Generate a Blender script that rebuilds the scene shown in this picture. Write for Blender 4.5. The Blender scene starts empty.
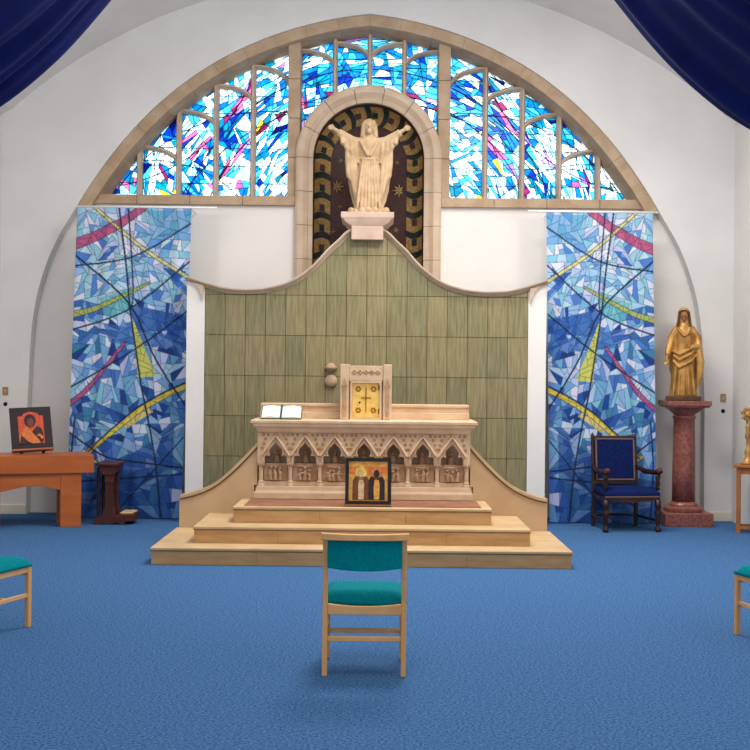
import bpy, math, random
import numpy as np
from mathutils import Vector, Matrix
random.seed(7); PI = math.pi
SC = bpy.context.scene
COL = SC.collection

# ------------------------------------------------------------------ camera, sky, lights, exposure
CAMX, CAMZ, FPX, ROLL = 0.10, 1.65, 1180.0, math.radians(0.6)
cd = bpy.data.cameras.new('camera'); cam = bpy.data.objects.new('camera', cd); COL.objects.link(cam)
cd.sensor_width = 36; cd.lens = FPX/750*36; cd.clip_end = 200
cam.location = (CAMX, 0, CAMZ); cam.rotation_euler = (PI/2, -ROLL, 0)
SC.camera = cam
SC.view_settings.view_transform = 'Standard'; SC.view_settings.look = 'None'
SC.view_settings.gamma = 1.0; SC.view_settings.exposure = -0.14; SC.view_settings.use_curve_mapping = False
world = bpy.data.worlds.new('sky'); SC.world = world; world.use_nodes = True
bg = world.node_tree.nodes['Background']; bg.inputs[0].default_value = (0.86, 0.94, 1.0, 1); bg.inputs[1].default_value = 7.0
SC.cycles.max_bounces = 8; SC.cycles.transparent_max_bounces = 12; SC.cycles.sample_clamp_indirect = 6

def area(name, loc, rot, sx, sy, power, col):
    l = bpy.data.lights.new(name, 'AREA'); l.shape = 'RECTANGLE'; l.size = sx; l.size_y = sy; l.energy = power; l.color = col
    o = bpy.data.objects.new(name, l); COL.objects.link(o); o.location = loc; o.rotation_euler = rot
    return o
area('nave_daylight', (0, -3.6, 3.2), (PI/2, 0, 0), 6.5, 3.6, 135, (1.0, 0.96, 0.91))
area('ceiling_lamp', (0, 4.2, 5.7), (0, 0, 0), 2.6, 4.0, 130, (1.0, 0.97, 0.93))
area('chancel_lamp', (1.0, 9.9, 5.5), (math.radians(8), 0, 0), 2.2, 1.0, 190, (1.0, 0.95, 0.88))
area('east_fill', (0.9, 11.7, 5.75), (math.radians(-38), 0, 0), 1.6, 0.6, 190, (1.0, 0.97, 0.94))  # unseen light added ahead of the chairs, standing in for window light
area('ceiling_fill', (0, 9.1, 4.78), (PI-math.radians(28), 0, 0), 2.4, 0.6, 75, (0.94, 0.97, 1.0))  # unseen upward fill, added to lift the vault and upper end wall
area('side_window_light', (4.1, 4.5, 2.6), (0, math.radians(90), 0), 1.8, 5.0, 60, (0.95, 0.97, 1.0))
for sx in (-1, 1):                             # unseen fill lights added to brighten and warm the two chancel corners
    p0, p1 = Vector((sx*3.95, 9.3, 3.7)), Vector((sx*3.6, 13.5, 1.25))
    l = area('corner_fill', p0, (0, 0, 0), .5, .5, 34, (1.0, 0.93, 0.84)); l.rotation_euler = (p1-p0).to_track_quat('-Z', 'Y').to_euler()

# ------------------------------------------------------------------ survey helper: plan point on the plane at distance Y
def on(px, py, Y):
    dx, dy = px-375.0, py-375.0
    c, s = math.cos(ROLL), math.sin(ROLL)
    x0, y0 = dx*c+dy*s, -dx*s+dy*c
    k = Y/FPX
    return (x0*k+CAMX, CAMZ-y0*k)

# ------------------------------------------------------------------ materials
def lin(c): return tuple(((v/255)/12.92 if v/255 <= 0.04045 else ((v/255+0.055)/1.055)**2.4) for v in c[:3])
def mat(name, rgb, rough=0.6, rgb2=None, scale=8.0, stretch=(1, 1, 1), bump=0.0, bscale=None, metal=0.0, spec=0.3, detail=4, sheen=0.0, ramp=(0.35, 0.65)):
    m = bpy.data.materials.new(name); m.use_nodes = True
    nt = m.node_tree; b = nt.nodes['Principled BSDF']
    b.inputs['Base Color'].default_value = (*lin(rgb), 1); b.inputs['Roughness'].default_value = rough
    b.inputs['Metallic'].default_value = metal; b.inputs['Specular IOR Level'].default_value = spec
    if sheen: b.inputs['Sheen Weight'].default_value = sheen
    if rgb2 or bump:
        tc = nt.nodes.new('ShaderNodeTexCoord'); mp = nt.nodes.new('ShaderNodeMapping')
        mp.inputs['Scale'].default_value = stretch
        nt.links.new(tc.outputs['Object'], mp.inputs[0])
    if rgb2:
        n = nt.nodes.new('ShaderNodeTexNoise'); n.inputs['Scale'].default_value = scale; n.inputs['Detail'].default_value = detail
        r = nt.nodes.new('ShaderNodeValToRGB')
        r.color_ramp.elements[0].position = ramp[0]; r.color_ramp.elements[1].position = ramp[1]
        r.color_ramp.elements[0].color = (*lin(rgb), 1); r.color_ramp.elements[1].color = (*lin(rgb2), 1)
        nt.links.new(mp.outputs[0], n.inputs['Vector']); nt.links.new(n.outputs['Fac'], r.inputs[0]); nt.links.new(r.outputs[0], b.inputs['Base Color'])
    if bump:
        n2 = nt.nodes.new('ShaderNodeTexNoise'); n2.inputs['Scale'].default_value = bscale or scale*3; n2.inputs['Detail'].default_value = 3
        bp = nt.nodes.new('ShaderNodeBump'); bp.inputs['Strength'].default_value = bump; bp.inputs['Distance'].default_value = 0.01
        nt.links.new(mp.outputs[0], n2.inputs['Vector']); nt.links.new(n2.outputs['Fac'], bp.inputs['Height']); nt.links.new(bp.outputs[0], b.inputs['Normal'])
    return m
M = {}
M['plaster'] = mat('plaster', (222, 220, 218), 0.9, (214, 212, 210), 1.5, bump=0.05, bscale=30)
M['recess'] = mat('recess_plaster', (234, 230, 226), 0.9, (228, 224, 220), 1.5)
M['carpet'] = mat('carpet', (40, 80, 128), 0.95, (86, 126, 172), 70, bump=0.5, bscale=200, spec=0.05, detail=8, ramp=(0.36, 0.64))
M['stone'] = mat('arch_stone', (188, 164, 138), 0.8, (170, 144, 116), 5, bump=0.1, bscale=60)
M['stone2'] = mat('pale_stone', (206, 184, 162), 0.75, (194, 170, 146), 6, bump=0.08, bscale=60)
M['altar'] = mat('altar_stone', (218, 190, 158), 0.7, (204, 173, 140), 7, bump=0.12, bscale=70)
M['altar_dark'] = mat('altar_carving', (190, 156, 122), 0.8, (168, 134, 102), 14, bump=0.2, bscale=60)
M['step'] = mat('step_stone', (200, 160, 110), 0.6, (182, 140, 92), 3.5, (1, 1, 6), bump=0.05, bscale=40)
M['tread'] = mat('tread_stone', (206, 176, 134), 0.5, (190, 158, 116), 3.5, bump=0.03, bscale=40)
M['wing'] = mat('wing_stone', (208, 176, 138), 0.65, (194, 160, 120), 2.5, bump=0.04, bscale=40)
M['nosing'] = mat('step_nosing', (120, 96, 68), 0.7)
M['inlay'] = mat('platform_inlay', (150, 104, 80), 0.6, (130, 86, 66), 6)
M['tiles'] = [mat('green_slate_%d' % i, c1, 0.55, c2, 5, (9, 9, 0.7), bump=0.12, bscale=12, spec=0.35) for i, (c1, c2) in enumerate([
    ((146, 136, 100), (124, 115, 82)), ((140, 132, 98), (116, 110, 78)), ((150, 138, 102), (130, 118, 82)), ((136, 130, 96), (112, 107, 76))])]
M['grout'] = mat('grout', (84, 78, 52), 0.9)
M['cream'] = mat('cream_stone', (198, 170, 136), 0.65, (176, 146, 110), 9, bump=0.06, bscale=50)
M['ped'] = mat('pedestal_stone', (196, 172, 154), 0.7, (184, 158, 140), 6)
M['mosaic'] = mat('niche_mosaic', (74, 46, 44), 0.5, (56, 34, 34), 45, bump=0.3, bscale=90)
M['mosgold'] = mat('gold_mosaic', (172, 138, 84), 0.45, (128, 100, 58), 40, bump=0.3, bscale=90, metal=0.25)
M['mosgreen'] = mat('green_mosaic', (34, 46, 44), 0.4, (22, 32, 34), 40, bump=0.3, bscale=90)
M['gold'] = mat('gilding', (198, 152, 82), 0.45, (156, 108, 48), 8, metal=0.35, bump=0.05, bscale=40, spec=0.5)
M['golddoor'] = mat('gold_door', (250, 214, 126), 0.4, (236, 192, 96), 18, metal=0.2, spec=0.5)
M['goldrelief'] = mat('gold_door_relief', (170, 116, 36), 0.4, metal=0.4)
M['statdark'] = mat('dark_hair', (92, 60, 40), 0.5, (72, 46, 32), 10)
M['facegold'] = mat('tinted_face', (160, 112, 72), 0.5, (136, 92, 58), 10)
M['marble'] = mat('red_marble', (150, 92, 78), 0.3, (112, 62, 54), 30, bump=0.02, spec=0.5, detail=8)
M['beech'] = mat('beech_wood', (232, 180, 122), 0.5, (218, 160, 100), 6, (1, 1, 0.15))
M['orange'] = mat('orange_wood', (186, 100, 44), 0.4, (166, 82, 34), 5, (0.25, 1, 1.5), spec=0.4)
M['darkwood'] = mat('dark_wood', (52, 30, 22), 0.4, (36, 20, 16), 10, spec=0.4)
M['redwood'] = mat('mahogany', (86, 38, 24), 0.4, (62, 26, 18), 10, spec=0.4)
M['tablewood'] = mat('table_wood', (170, 106, 56), 0.45, (146, 84, 40), 5)
M['teal'] = mat('teal_fabric', (0, 134, 144), 0.85, (0, 120, 130), 80, bump=0.2, bscale=300, spec=0.05)
M['navy'] = mat('navy_upholstery', (16, 34, 90), 0.8, (10, 24, 72), 40, spec=0.1)
M['navytrim'] = mat('tan_braid', (120, 92, 84), 0.8)
M['drape'] = mat('blue_drape', (14, 30, 96), 0.75, (10, 24, 82), 4, spec=0.1)
M['white'] = mat('white_paint', (236, 236, 236), 0.4)
M['paper'] = mat('paper', (244, 242, 238), 0.8)
M['bookgreen'] = mat('green_cloth', (16, 82, 54), 0.6)
M['black'] = mat('black_frame', (24, 18, 18), 0.5)
M['lead'] = mat('lead', (22, 24, 30), 0.6)
M['brass'] = mat('brass_plate', (168, 132, 100), 0.45, metal=0.3)
M['charcoal'] = mat('icon_border', (40, 30, 34), 0.6)
def flat(name, rgb): return mat(name, rgb, 0.55, tuple(int(v*0.82) for v in rgb), 30)
M['ico_red'] = flat('icon_red', (216, 84, 56)); M['ico_orange'] = flat('icon_orange', (222, 124, 62)); M['ico_dark'] = flat('icon_dark', (58, 30, 34))
M['ico_gold'] = flat('icon_gold', (230, 168, 78)); M['ico_brown'] = flat('icon_brown', (120, 66, 44)); M['ico_cream'] = flat('icon_cream', (222, 190, 142))
M['ico_black'] = flat('icon_black', (44, 36, 40)); M['ico_halo'] = flat('icon_halo', (242, 200, 90))
M['skirt'] = mat('skirting_paint', (224, 216, 200), 0.6)
M['tape'] = mat('pale_cushion', (196, 164, 120), 0.8)

def glass(name, rgb, k=1.0):
    m = bpy.data.materials.new(name); m.use_nodes = True; nt = m.node_tree; nt.nodes.clear()
    out = nt.nodes.new('ShaderNodeOutputMaterial'); tr = nt.nodes.new('ShaderNodeBsdfTransparent'); tl = nt.nodes.new('ShaderNodeBsdfTranslucent')
    gl = nt.nodes.new('ShaderNodeBsdfGlossy'); gl.inputs['Roughness'].default_value = 0.2; gl.inputs['Color'].default_value = (0.6, 0.6, 0.6, 1)
    mx = nt.nodes.new('ShaderNodeMixShader'); mx.inputs[0].default_value = 0.3; m2 = nt.nodes.new('ShaderNodeMixShader'); m2.inputs[0].default_value = 0.03
    tc = nt.nodes.new('ShaderNodeTexCoord'); n = nt.nodes.new('ShaderNodeTexNoise'); n.inputs['Scale'].default_value = 9; n.inputs['Detail'].default_value = 3
    r = nt.nodes.new('ShaderNodeValToRGB'); c = lin(rgb)
    r.color_ramp.elements[0].position = 0.35; r.color_ramp.elements[1].position = 0.7
    r.color_ramp.elements[0].color = (*[v*0.72*k for v in c], 1); r.color_ramp.elements[1].color = (*[min(1, v*1.1*k) for v in c], 1)
    L = nt.links.new
    L(tc.outputs['Object'], n.inputs['Vector']); L(n.outputs['Fac'], r.inputs[0]); L(r.outputs[0], tr.inputs[0]); L(r.outputs[0], tl.inputs[0])
    L(tr.outputs[0], mx.inputs[1]); L(tl.outputs[0], mx.inputs[2]); L(mx.outputs[0], m2.inputs[1]); L(gl.outputs[0], m2.inputs[2]); L(m2.outputs[0], out.inputs[0])
    return m
G = {k: glass('glass_'+k, c) for k, c in {
    'clear': (236, 244, 250), 'ice': (190, 228, 244), 'sky': (120, 200, 236), 'cyan': (40, 160, 214), 'turq': (20, 170, 190), 'blue': (24, 104, 186),
    'navy': (20, 60, 140), 'pink': (226, 150, 190), 'rose': (176, 84, 140), 'yellow': (246, 226, 110), 'lilac': (190, 170, 226)}.items()}

# ------------------------------------------------------------------ mesh builder
class MB:
    def __init__(s): s.v = []; s.f = []
    def add(s, vs, fs):
        o = len(s.v); s.v += [tuple(v) for v in vs]; s.f += [tuple(i+o for i in f) for f in fs]; return s
    def box(s, x0, x1, y0, y1, z0, z1, T=None):
        vs = [(x, y, z) for z in (z0, z1) for y in (y0, y1) for x in (x0, x1)]
        if T is not None: vs = [tuple(T @ Vector(v)) for v in vs]
        return s.add(vs, [(0, 2, 3, 1), (4, 5, 7, 6), (0, 1, 5, 4), (2, 6, 7, 3), (0, 4, 6, 2), (1, 3, 7, 5)])
    def prism(s, pts, y0, y1):                 # polygon in XZ given counter-clockwise seen from -Y
        n = len(pts)
        a = sum(pts[i][0]*pts[(i+1) % n][1]-pts[(i+1) % n][0]*pts[i][1] for i in range(n))
        if a < 0: pts = pts[::-1]
        vs = [(x, y0, z) for x, z in pts]+[(x, y1, z) for x, z in pts]
        return s.add(vs, [tuple(range(n)), tuple(range(2*n-1, n-1, -1))]+[(i, n+i, n+(i+1) % n, (i+1) % n) for i in range(n)])
    def hprism(s, pts, z0, z1):                # polygon in XY
        n = len(pts)
        a = sum(pts[i][0]*pts[(i+1) % n][1]-pts[(i+1) % n][0]*pts[i][1] for i in range(n))
        if a < 0: pts = pts[::-1]
        vs = [(x, y, z0) for x, y in pts]+[(x, y, z1) for x, y in pts]
        return s.add(vs, [tuple(range(n-1, -1, -1)), tuple(range(n, 2*n))]+[(i, (i+1) % n, n+(i+1) % n, n+i) for i in range(n)])
    def loft(s, rings, closed=True, caps=True):
        n = len(rings[0]); vs = [p for r in rings for p in r]; fs = []
        for k in range(len(rings)-1):
            for i in range(n if closed else n-1):
                j = (i+1) % n
                fs.append((k*n+i, k*n+j, (k+1)*n+j, (k+1)*n+i))
        if caps and closed: fs += [tuple(range(n-1, -1, -1)), tuple(range((len(rings)-1)*n, len(rings)*n))]
        return s.add(vs, fs)
    def lathe(s, prof, c=(0, 0, 0), n=16):
        return s.loft([[(c[0]+r*math.cos(2*PI*i/n), c[1]+r*math.sin(2*PI*i/n), c[2]+z) for i in range(n)] for r, z in prof])
    def tube(s, path, rad, n=8, flat=1.0):
        path = [Vector(p) for p in path]; rings = []
        rad = rad if isinstance(rad, (list, tuple)) else [rad]*len(path)
        up = None
        for i, p in enumerate(path):
            t = (path[min(i+1, len(path)-1)]-path[max(i-1, 0)]).normalized()
            if up is None: up = Vector((0, 0, 1)) if abs(t.z) < 0.9 else Vector((0, 1, 0))
            a = t.cross(up).normalized(); b = a.cross(t).normalized(); up = b
            rings.append([tuple(p+a*(rad[i]*math.cos(2*PI*k/n))+b*(rad[i]*flat*math.sin(2*PI*k/n))) for k in range(n)])
        return s.loft(rings)
    def ball(s, c, r, nu=12, nv=8, T=None):
        r = r if isinstance(r, (list, tuple)) else (r, r, r)
        rings = []
        for j in range(nv+1):
            a = -PI/2+PI*(j if 0 < j < nv else (0.06 if j == 0 else nv-0.06))/nv
            rings.append([(r[0]*math.cos(a)*math.cos(2*PI*i/nu), r[1]*math.cos(a)*math.sin(2*PI*i/nu), r[2]*math.sin(a)) for i in range(nu)])
        if T is not None: rings = [[tuple(T @ Vector(p)) for p in q] for q in rings]
        return s.loft([[(p[0]+c[0], p[1]+c[1], p[2]+c[2]) for p in q] for q in rings])
    def build(s, name, m, parent=None, smooth=False, bevel=0.0):
        me = bpy.data.meshes.new(name); me.from_pydata(s.v, [], s.f); me.update()
        if smooth: me.polygons.foreach_set('use_smooth', [True]*len(me.polygons))
        return mobj(name, me, m, parent, bevel)
def mobj(name, me, m, parent=None, bevel=0.0):
    o = bpy.data.objects.new(name, me); COL.objects.link(o)
    if m is not None and not me.materials: me.materials.append(m)
    if parent is not None: o.parent = parent
    if bevel:
        b = o.modifiers.new('bevel', 'BEVEL'); b.width = bevel; b.segments = 2; b.limit_method = 'ANGLE'
    return o
def empty(name, loc=(0, 0, 0), rz=0.0):
    o = bpy.data.objects.new(name, None); COL.objects.link(o); o.location = loc; o.rotation_euler = (0, 0, rz); o.empty_display_size = 0.1
    return o
def tag(o, label, cat, group=None):
    o['label'] = label; o['category'] = cat
    if group: o['group'] = group
    return o
def struct(o, label, cat): o['kind'] = 'structure'; o['label'] = label; o['category'] = cat; return o
def resample(pts, n, closed=False):
    P = np.array(pts, float); d = np.r_[0, np.cumsum(np.hypot(*np.diff(P, axis=0).T))]
    t = np.linspace(0, d[-1], n); return [(float(np.interp(v, d, P[:, 0])), float(np.interp(v, d, P[:, 1]))) for v in t]
def smoothline(pts, n):                        # Catmull-Rom through 2D points
    P = [np.array(p, float) for p in pts]; P = [2*P[0]-P[1]]+P+[2*P[-1]-P[-2]]; out = []
    for i in range(1, len(P)-2):
        for t in np.linspace(0, 1, 12, endpoint=False):
            a, b, c, d = P[i-1:i+3]
            out.append(0.5*((2*b)+(-a+c)*t+(2*a-5*b+4*c-d)*t*t+(-a+3*b-3*c+d)*t**3))
    out.append(P[-2]); return resample(out, n)
def rot(ax, a): return Matrix.Rotation(a, 4, ax)

# ------------------------------------------------------------------ room shell
YW, YR, YG = 13.65, 13.82, 14.17               # end wall face, recessed wall face, glass plane
XS = 4.24; VR, VZ = 6.19, 0.073               # side walls; barrel vault radius and centre height
def vault(x): return VZ+math.sqrt(VR*VR-x*x)
Y0 = -4.2
struct(MB().box(-XS-.2, XS+.2, Y0-.2, 15.2, -0.2, 0).build('floor', M['carpet']), 'mottled blue carpet covering the whole chapel floor', 'floor')
struct(MB().box(-XS-.2, -XS, Y0, YW+.2, 0, vault(XS)).build('wall_left', M['plaster']), 'white plaster wall at the far left edge', 'wall')
struct(MB().box(XS, XS+.2, Y0, YW+.2, 0, vault(XS)).build('wall_right', M['plaster']), 'white plaster wall at the far right edge', 'wall')
struct(MB().box(-XS-.2, XS+.2, Y0-.2, Y0, 0, 6.4).build('wall_back', M['plaster']), 'white plaster wall behind the viewer', 'wall')
xs = np.linspace(-XS-.1, XS+.1, 41)
struct(MB().loft([[(x, Y, vault(min(max(x, -XS), XS))) for x in xs]+[(x, Y, vault(min(max(x, -XS), XS))+.15) for x in xs[::-1]] for Y in (Y0, YW+.25)]).build('ceiling', M['plaster'], smooth=False), 'white barrel-vaulted plaster ceiling', 'ceiling')

meas = [on(*p, YW) for p in [(367, 14), (293, 25), (250, 44), (180, 88), (133, 130), (103, 167), (76, 207), (450, 34), (500, 53), (567, 93), (600, 127), (640, 180), (659, 211)]]
mx_ = np.array([abs(p[0]) for p in meas]); mz_ = np.array([p[1] for p in meas])
cf = np.linalg.lstsq(np.c_[np.ones_like(mx_), mx_, mx_**2, mx_**4, mx_**6], mz_, rcond=None)[0]
XA = 3.36
fit = [(-x, float(cf @ np.array([1, x, x**2, x**4, x**6]))) for x in XA*np.sin(np.linspace(0, PI/2, 60))]
low = [on(*p, YW) for p in [(55, 243), (40, 283), (33, 317), (30, 350), (27.5, 400)]]
ARCH = resample(fit, 56)[:-1]+smoothline([fit[-1]]+low, 20)+[(low[-1][0]-.005, 0.0)]     # apex -> left floor
ARCHF = [(-x, z) for x, z in ARCH[::-1]]+ARCH[1:]                                   # right floor -> apex -> left floor
def outer(x, z):                              # the point of the wall outline in the same direction from the room's middle
    cx, cz = 0.0, 1.2
    if z < 1.3: return (math.copysign(XS+.1, x), z)
    dx, dz = x-cx, z-cz; lo, hi = 0.0, 8.0
    for _ in range(40):
        t = (lo+hi)/2; X, Z = cx+dx*t, cz+dz*t
        if abs(X) > XS+.1 or Z > vault(max(-XS, min(XS, X)))+.1: hi = t
        else: lo = t
    return (cx+dx*lo, cz+dz*lo)
w = MB()
out2 = [outer(*p) for p in ARCHF]
w.loft([[(x, YW, z) for x, z in out2], [(x, YW, z) for x, z in ARCHF], [(x, YR+.0, z) for x, z in ARCHF]], closed=False)
struct(w.build('wall_end', M['plaster'], smooth=False), 'white end wall with a great arched recess', 'wall')

SILL = on(370, 207, YR)[1]; SILLT = SILL+0.11
NW, NWO, NSP, NB = 0.650, 0.850, 4.18, 2.60   # niche half widths, springing height, bottom
w = MB()
w.box(-3.95, -NWO+.02, YR, YR+.2, 0, SILL+.02); w.box(NWO-.02, 3.95, YR, YR+.2, 0, SILL+.02); w.box(-NWO, NWO, YR, YR+.2, 0, NB)
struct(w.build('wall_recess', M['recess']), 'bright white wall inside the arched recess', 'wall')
for i, (x0, x1) in enumerate(((-XS, -3.93), (3.93, XS))):
    struct(MB().box(x0, x1, YW-.02, YW, 0, 0.11).build('baseboard_end' if i == 0 else 'baseboard_corner', M['skirt'], bevel=.004), 'pale skirting board at foot of end wall, %s corner' % ('left' if i == 0 else 'right'), 'baseboard')

# ------------------------------------------------------------------ stone arch, windows
up = [p for p in ARCH if p[1] > SILL-.05]
def offset(pts, d):
    P = np.array(pts); T = np.gradient(P, axis=0); T /= np.linalg.norm(T, axis=1)[:, None]
    Nn = np.c_[-T[:, 1], T[:, 0]]; o = P+Nn*d; return [tuple(map(float, q)) for q in o]
upl = resample(up, 89)
inn = offset(upl, 0.13); inn = [(min(x, 0.0), z) for x, z in inn]; inn[0] = (0.0, upl[0][1]-.13)
arch_e = struct(empty('trim_1', (0, YR, SILL)), 'tan stone arch framing the great stained glass window', 'arch')
def rel(o, parent): o.parent = parent; o.matrix_parent_inverse = Matrix.Translation(parent.location).inverted(); return o
NV = 11
for sgn in (1, -1):
    for k in range(NV):
        a, b = k*8, (k+1)*8
        po = upl[a:b+1]; pi = inn[a:b+1]
        poly = [(sgn*x, z) for x, z in po]+[(sgn*x, z) for x, z in pi[::-1]]
        m = MB(); d = 0.004*((k*7+ (sgn > 0)) % 3)
        m.prism(poly, YW+.035-d, YG+.1)
        rel(m.build('arch_stone', M['stone'], bevel=.006), arch_e)
for sgn in (1, -1):
    for k in range(4):
        x0 = NWO+(3.32-NWO)*k/4+.002; x1 = NWO+(3.32-NWO)*(k+1)/4-.002
        rel(MB().box(min(sgn*x0, sgn*x1), max(sgn*x0, sgn*x1), YR-.06, YG+.1, SILL, SILLT).build('sill_stone', M['stone'], bevel=.008), arch_e)
PX0, PX1 = on(288, 120, YR)[0], on(300, 120, YR)[0]
PXm = (abs(PX0)+abs(PX1))/2; PW = abs(PX0-PX1)/2
def archz(x, d=0.16):                          # intrados height at x
    q = [(abs(a), b) for a, b in inn]; q.sort(); return float(np.interp(abs(x), [a for a, _ in q], [b for _, b in q]))
for sgn in (1, -1):
    z0, z1 = SILLT, archz(PXm)+.05
    for k in range(4):
        a, b = z0+(z1-z0)*k/4+.002, z0+(z1-z0)*(k+1)/4-.002
        rel(MB().box(sgn*PXm-PW, sgn*PXm+PW, YR-.02, YG+.1, a, b).build('jamb_stone', M['stone'], bevel=.008), arch_e)
# tracery and panes
MUL = [abs(on(px, 160, YG-.05)[0]) for px in (140, 179, 216, 253)]      # side windows, outermost first
MTOP = [on(px, py, YG-.05)[1] for px, py in ((140, 147), (179, 111), (216, 86), (253, 67))]
CM = abs(on(335, 100, YG-.05)[0])
def split(poly, ax, bx, cx):                   # keep a*x+b*z<=c and the rest
    A, B = [], []
    n = len(poly)
    for i in range(n):
        p, q = poly[i], poly[(i+1) % n]
        dp, dq = ax*p[0]+bx*p[1]-cx, ax*q[0]+bx*q[1]-cx
        if dp <= 0: A.append(p)
        if dp >= 0: B.append(p)
        if dp*dq < 0:
            t = dp/(dp-dq); r = (p[0]+(q[0]-p[0])*t, p[1]+(q[1]-p[1])*t); A.append(r); B.append(r)
    return A, B
def parea(p): return 0.5*abs(sum(p[i][0]*p[(i+1) % len(p)][1]-p[(i+1) % len(p)][0]*p[i][1] for i in range(len(p))))
def cells(poly, rnd, target, out):
    a = parea(poly)
    if a < target*rnd.uniform(0.7, 1.9) or len(poly) < 3:
        if a > 0.0006: out.append(poly)
        return
    cx = sum(p[0] for p in poly)/len(poly); cz = sum(p[1] for p in poly)/len(poly)
    base = math.atan2(cz-3.2, cx)+PI/2         # tangent to sweeping rings about the statue
    th = base+rnd.choice((0, 0, 0.25, -0.3, PI/2+.35, PI/2-.3, 0.9))+rnd.uniform(-.22, .22)
    # when a piece is long, cut across it
    xs_ = [p[0]*math.cos(th)+p[1]*math.sin(th) for p in poly]; ys_ = [-p[0]*math.sin(th)+p[1]*math.cos(th) for p in poly]
    if (max(xs_)-min(xs_)) > 4.2*(max(ys_)-min(ys_)): th += PI/2+rnd.uniform(-.4, .4)
    nx, nz = -math.sin(th), math.cos(th)
    i = rnd.randrange(len(poly)); q = poly[i]; f = rnd.uniform(0.0, 0.3)
    c = nx*(cx*(1-f)+q[0]*f)+nz*(cz*(1-f)+q[1]*f)
    A, B = split(poly, nx, nz, c)
    if len(A) < 3 or len(B) < 3: out.append(poly); return
    cells(A, rnd, target, out); cells(B, rnd, target, out)
def pane_colour(cx, cz, rnd):
    ax = abs(cx)
    r1 = math.hypot(ax, cz-3.0); r2 = math.hypot(ax-3.4, cz-6.0)
    if abs(r2-2.15) < .035 and rnd.random() < .6: return rnd.choice(('pink', 'rose', 'lilac', 'pink'))
    if abs(r1-2.05) < .035 and rnd.random() < .7: return rnd.choice(('rose', 'pink', 'lilac'))
    if abs(r1-2.28) < .10 and rnd.random() < .6: return rnd.choice(('blue', 'cyan', 'cyan', 'turq', 'sky'))
    if abs(r2-1.75) < .10 and rnd.random() < .6: return rnd.choice(('cyan', 'turq', 'sky', 'blue'))
    if ax < .95: return rnd.choices(('ice', 'sky', 'clear', 'cyan', 'turq', 'blue', 'lilac'), (24, 22, 20, 18, 9, 4, 2))[0]
    return rnd.choices(('clear', 'ice', 'sky', 'cyan', 'turq', 'blue', 'navy', 'yellow', 'pink'), (46, 20, 14, 10, 6, 3, .6, .6, .8))[0]
def inset(poly, d):
    cx = sum(p[0] for p in poly)/len(poly); cz = sum(p[1] for p in poly)/len(poly)
    r = math.sqrt(parea(poly)); f = max(0.55, 1-2.0*d/max(r, 1e-4))
    return [(cx+(x-cx)*f, cz+(z-cz)*f) for x, z in poly]
def glaze(win, cols, rnd, target):
    lead = MB()
    for (x0, x1, zb) in cols:
        xsamp = np.linspace(x0, x1, 7)
        poly = [(x0, zb), (x1, zb)]+[(float(x), archz(x)+.01) for x in xsamp[::-1]]
        poly = [p for i, p in enumerate(poly) if i < 2 or p[1] > zb+.003]
        if len(poly) < 3: continue
        out = []; cells(poly, rnd, target, out)
        for c in out:
            cx = sum(p[0] for p in c)/len(c); cz = sum(p[1] for p in c)/len(c)
            m = MB(); m.prism(inset(c, .0012), YG-.003, YG+.003)
            rel(m.build('pane', G[pane_colour(cx, cz, rnd)]), win)
            n = len(c)
            for i in range(n):
                p, q = Vector((c[i][0], 0, c[i][1])), Vector((c[(i+1) % n][0], 0, c[(i+1) % n][1])); d = q-p
                if d.length < .01: continue
                nn = Vector((-d.z, 0, d.x)).normalized()*.0026
                lead.prism([((p+nn).x, (p+nn).z), ((q+nn).x, (q+nn).z), ((q-nn).x, (q-nn).z), ((p-nn).x, (p-nn).z)], YG-.009, YG+.009)
        z = zb+.21
        while z < archz((x0+x1)/2)-.05:
            xa, xb = x0, x1
            while archz(xa) < z and xa < xb: xa += .01
            while archz(xb) < z and xb > xa: xb -= .01
            lead.box(xa, xb, YG-.016, YG-.008, z-.004, z+.004); z += .21
    xlo, xhi = min(c[0] for c in cols), max(c[1] for c in cols); sgx = 1 if xlo+xhi > 0 else -1
    for (ox, oz, rad, a0, a1) in ((0, 3.0, 2.05, 0, PI), (0, 3.0, 2.32, 0, PI), (3.4*sgx, 6.0, 2.15, PI, 2*PI), (3.4*sgx, 6.0, 1.7, PI, 2*PI), (1.2*sgx, 2.6, 2.2, 0, PI), (2.6*sgx, 2.7, 1.5, 0, PI), (0, 2.2, 2.75, 0, PI)):
        pts = [(ox+rad*math.cos(a), oz+rad*math.sin(a)) for a in np.linspace(a0, a1, 90)]
        for p, q in zip(pts[:-1], pts[1:]):
            if all(xlo < x < xhi and cols[0][2] < z < archz(x) for x, z in (p, q)):
                nn = Vector((p[1]-q[1], q[0]-p[0])).normalized()*.0045
                lead.prism([(p[0]+nn.x, p[1]+nn.y), (q[0]+nn.x, q[1]+nn.y), (q[0]-nn.x, q[1]-nn.y), (p[0]-nn.x, p[1]-nn.y)], YG-.011, YG+.009)
    o = lead.build('lead_came', M['lead']); rel(o, win); o['kind'] = 'stuff'
def bar_arc(win, pts, wdt, y0, y1, name):      # moulded stone bar along a 2D path
    m = MB(); P = [Vector((x, 0, z)) for x, z in pts]; rings = []
    for i, p in enumerate(P):
        t = (P[min(i+1, len(P)-1)]-P[max(i-1, 0)]).normalized(); n = Vector((-t.z, 0, t.x))
        prof = [(-wdt, y1), (-wdt, y0+.06), (-wdt*.35, y0), (wdt*.35, y0), (wdt, y0+.06), (wdt, y1)]
        rings.append([(p.x+n.x*a, b, p.z+n.z*a) for a, b in prof])
    m.loft(rings); rel(m.build(name, M['stone2']), win)
MWD = 0.030
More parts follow.
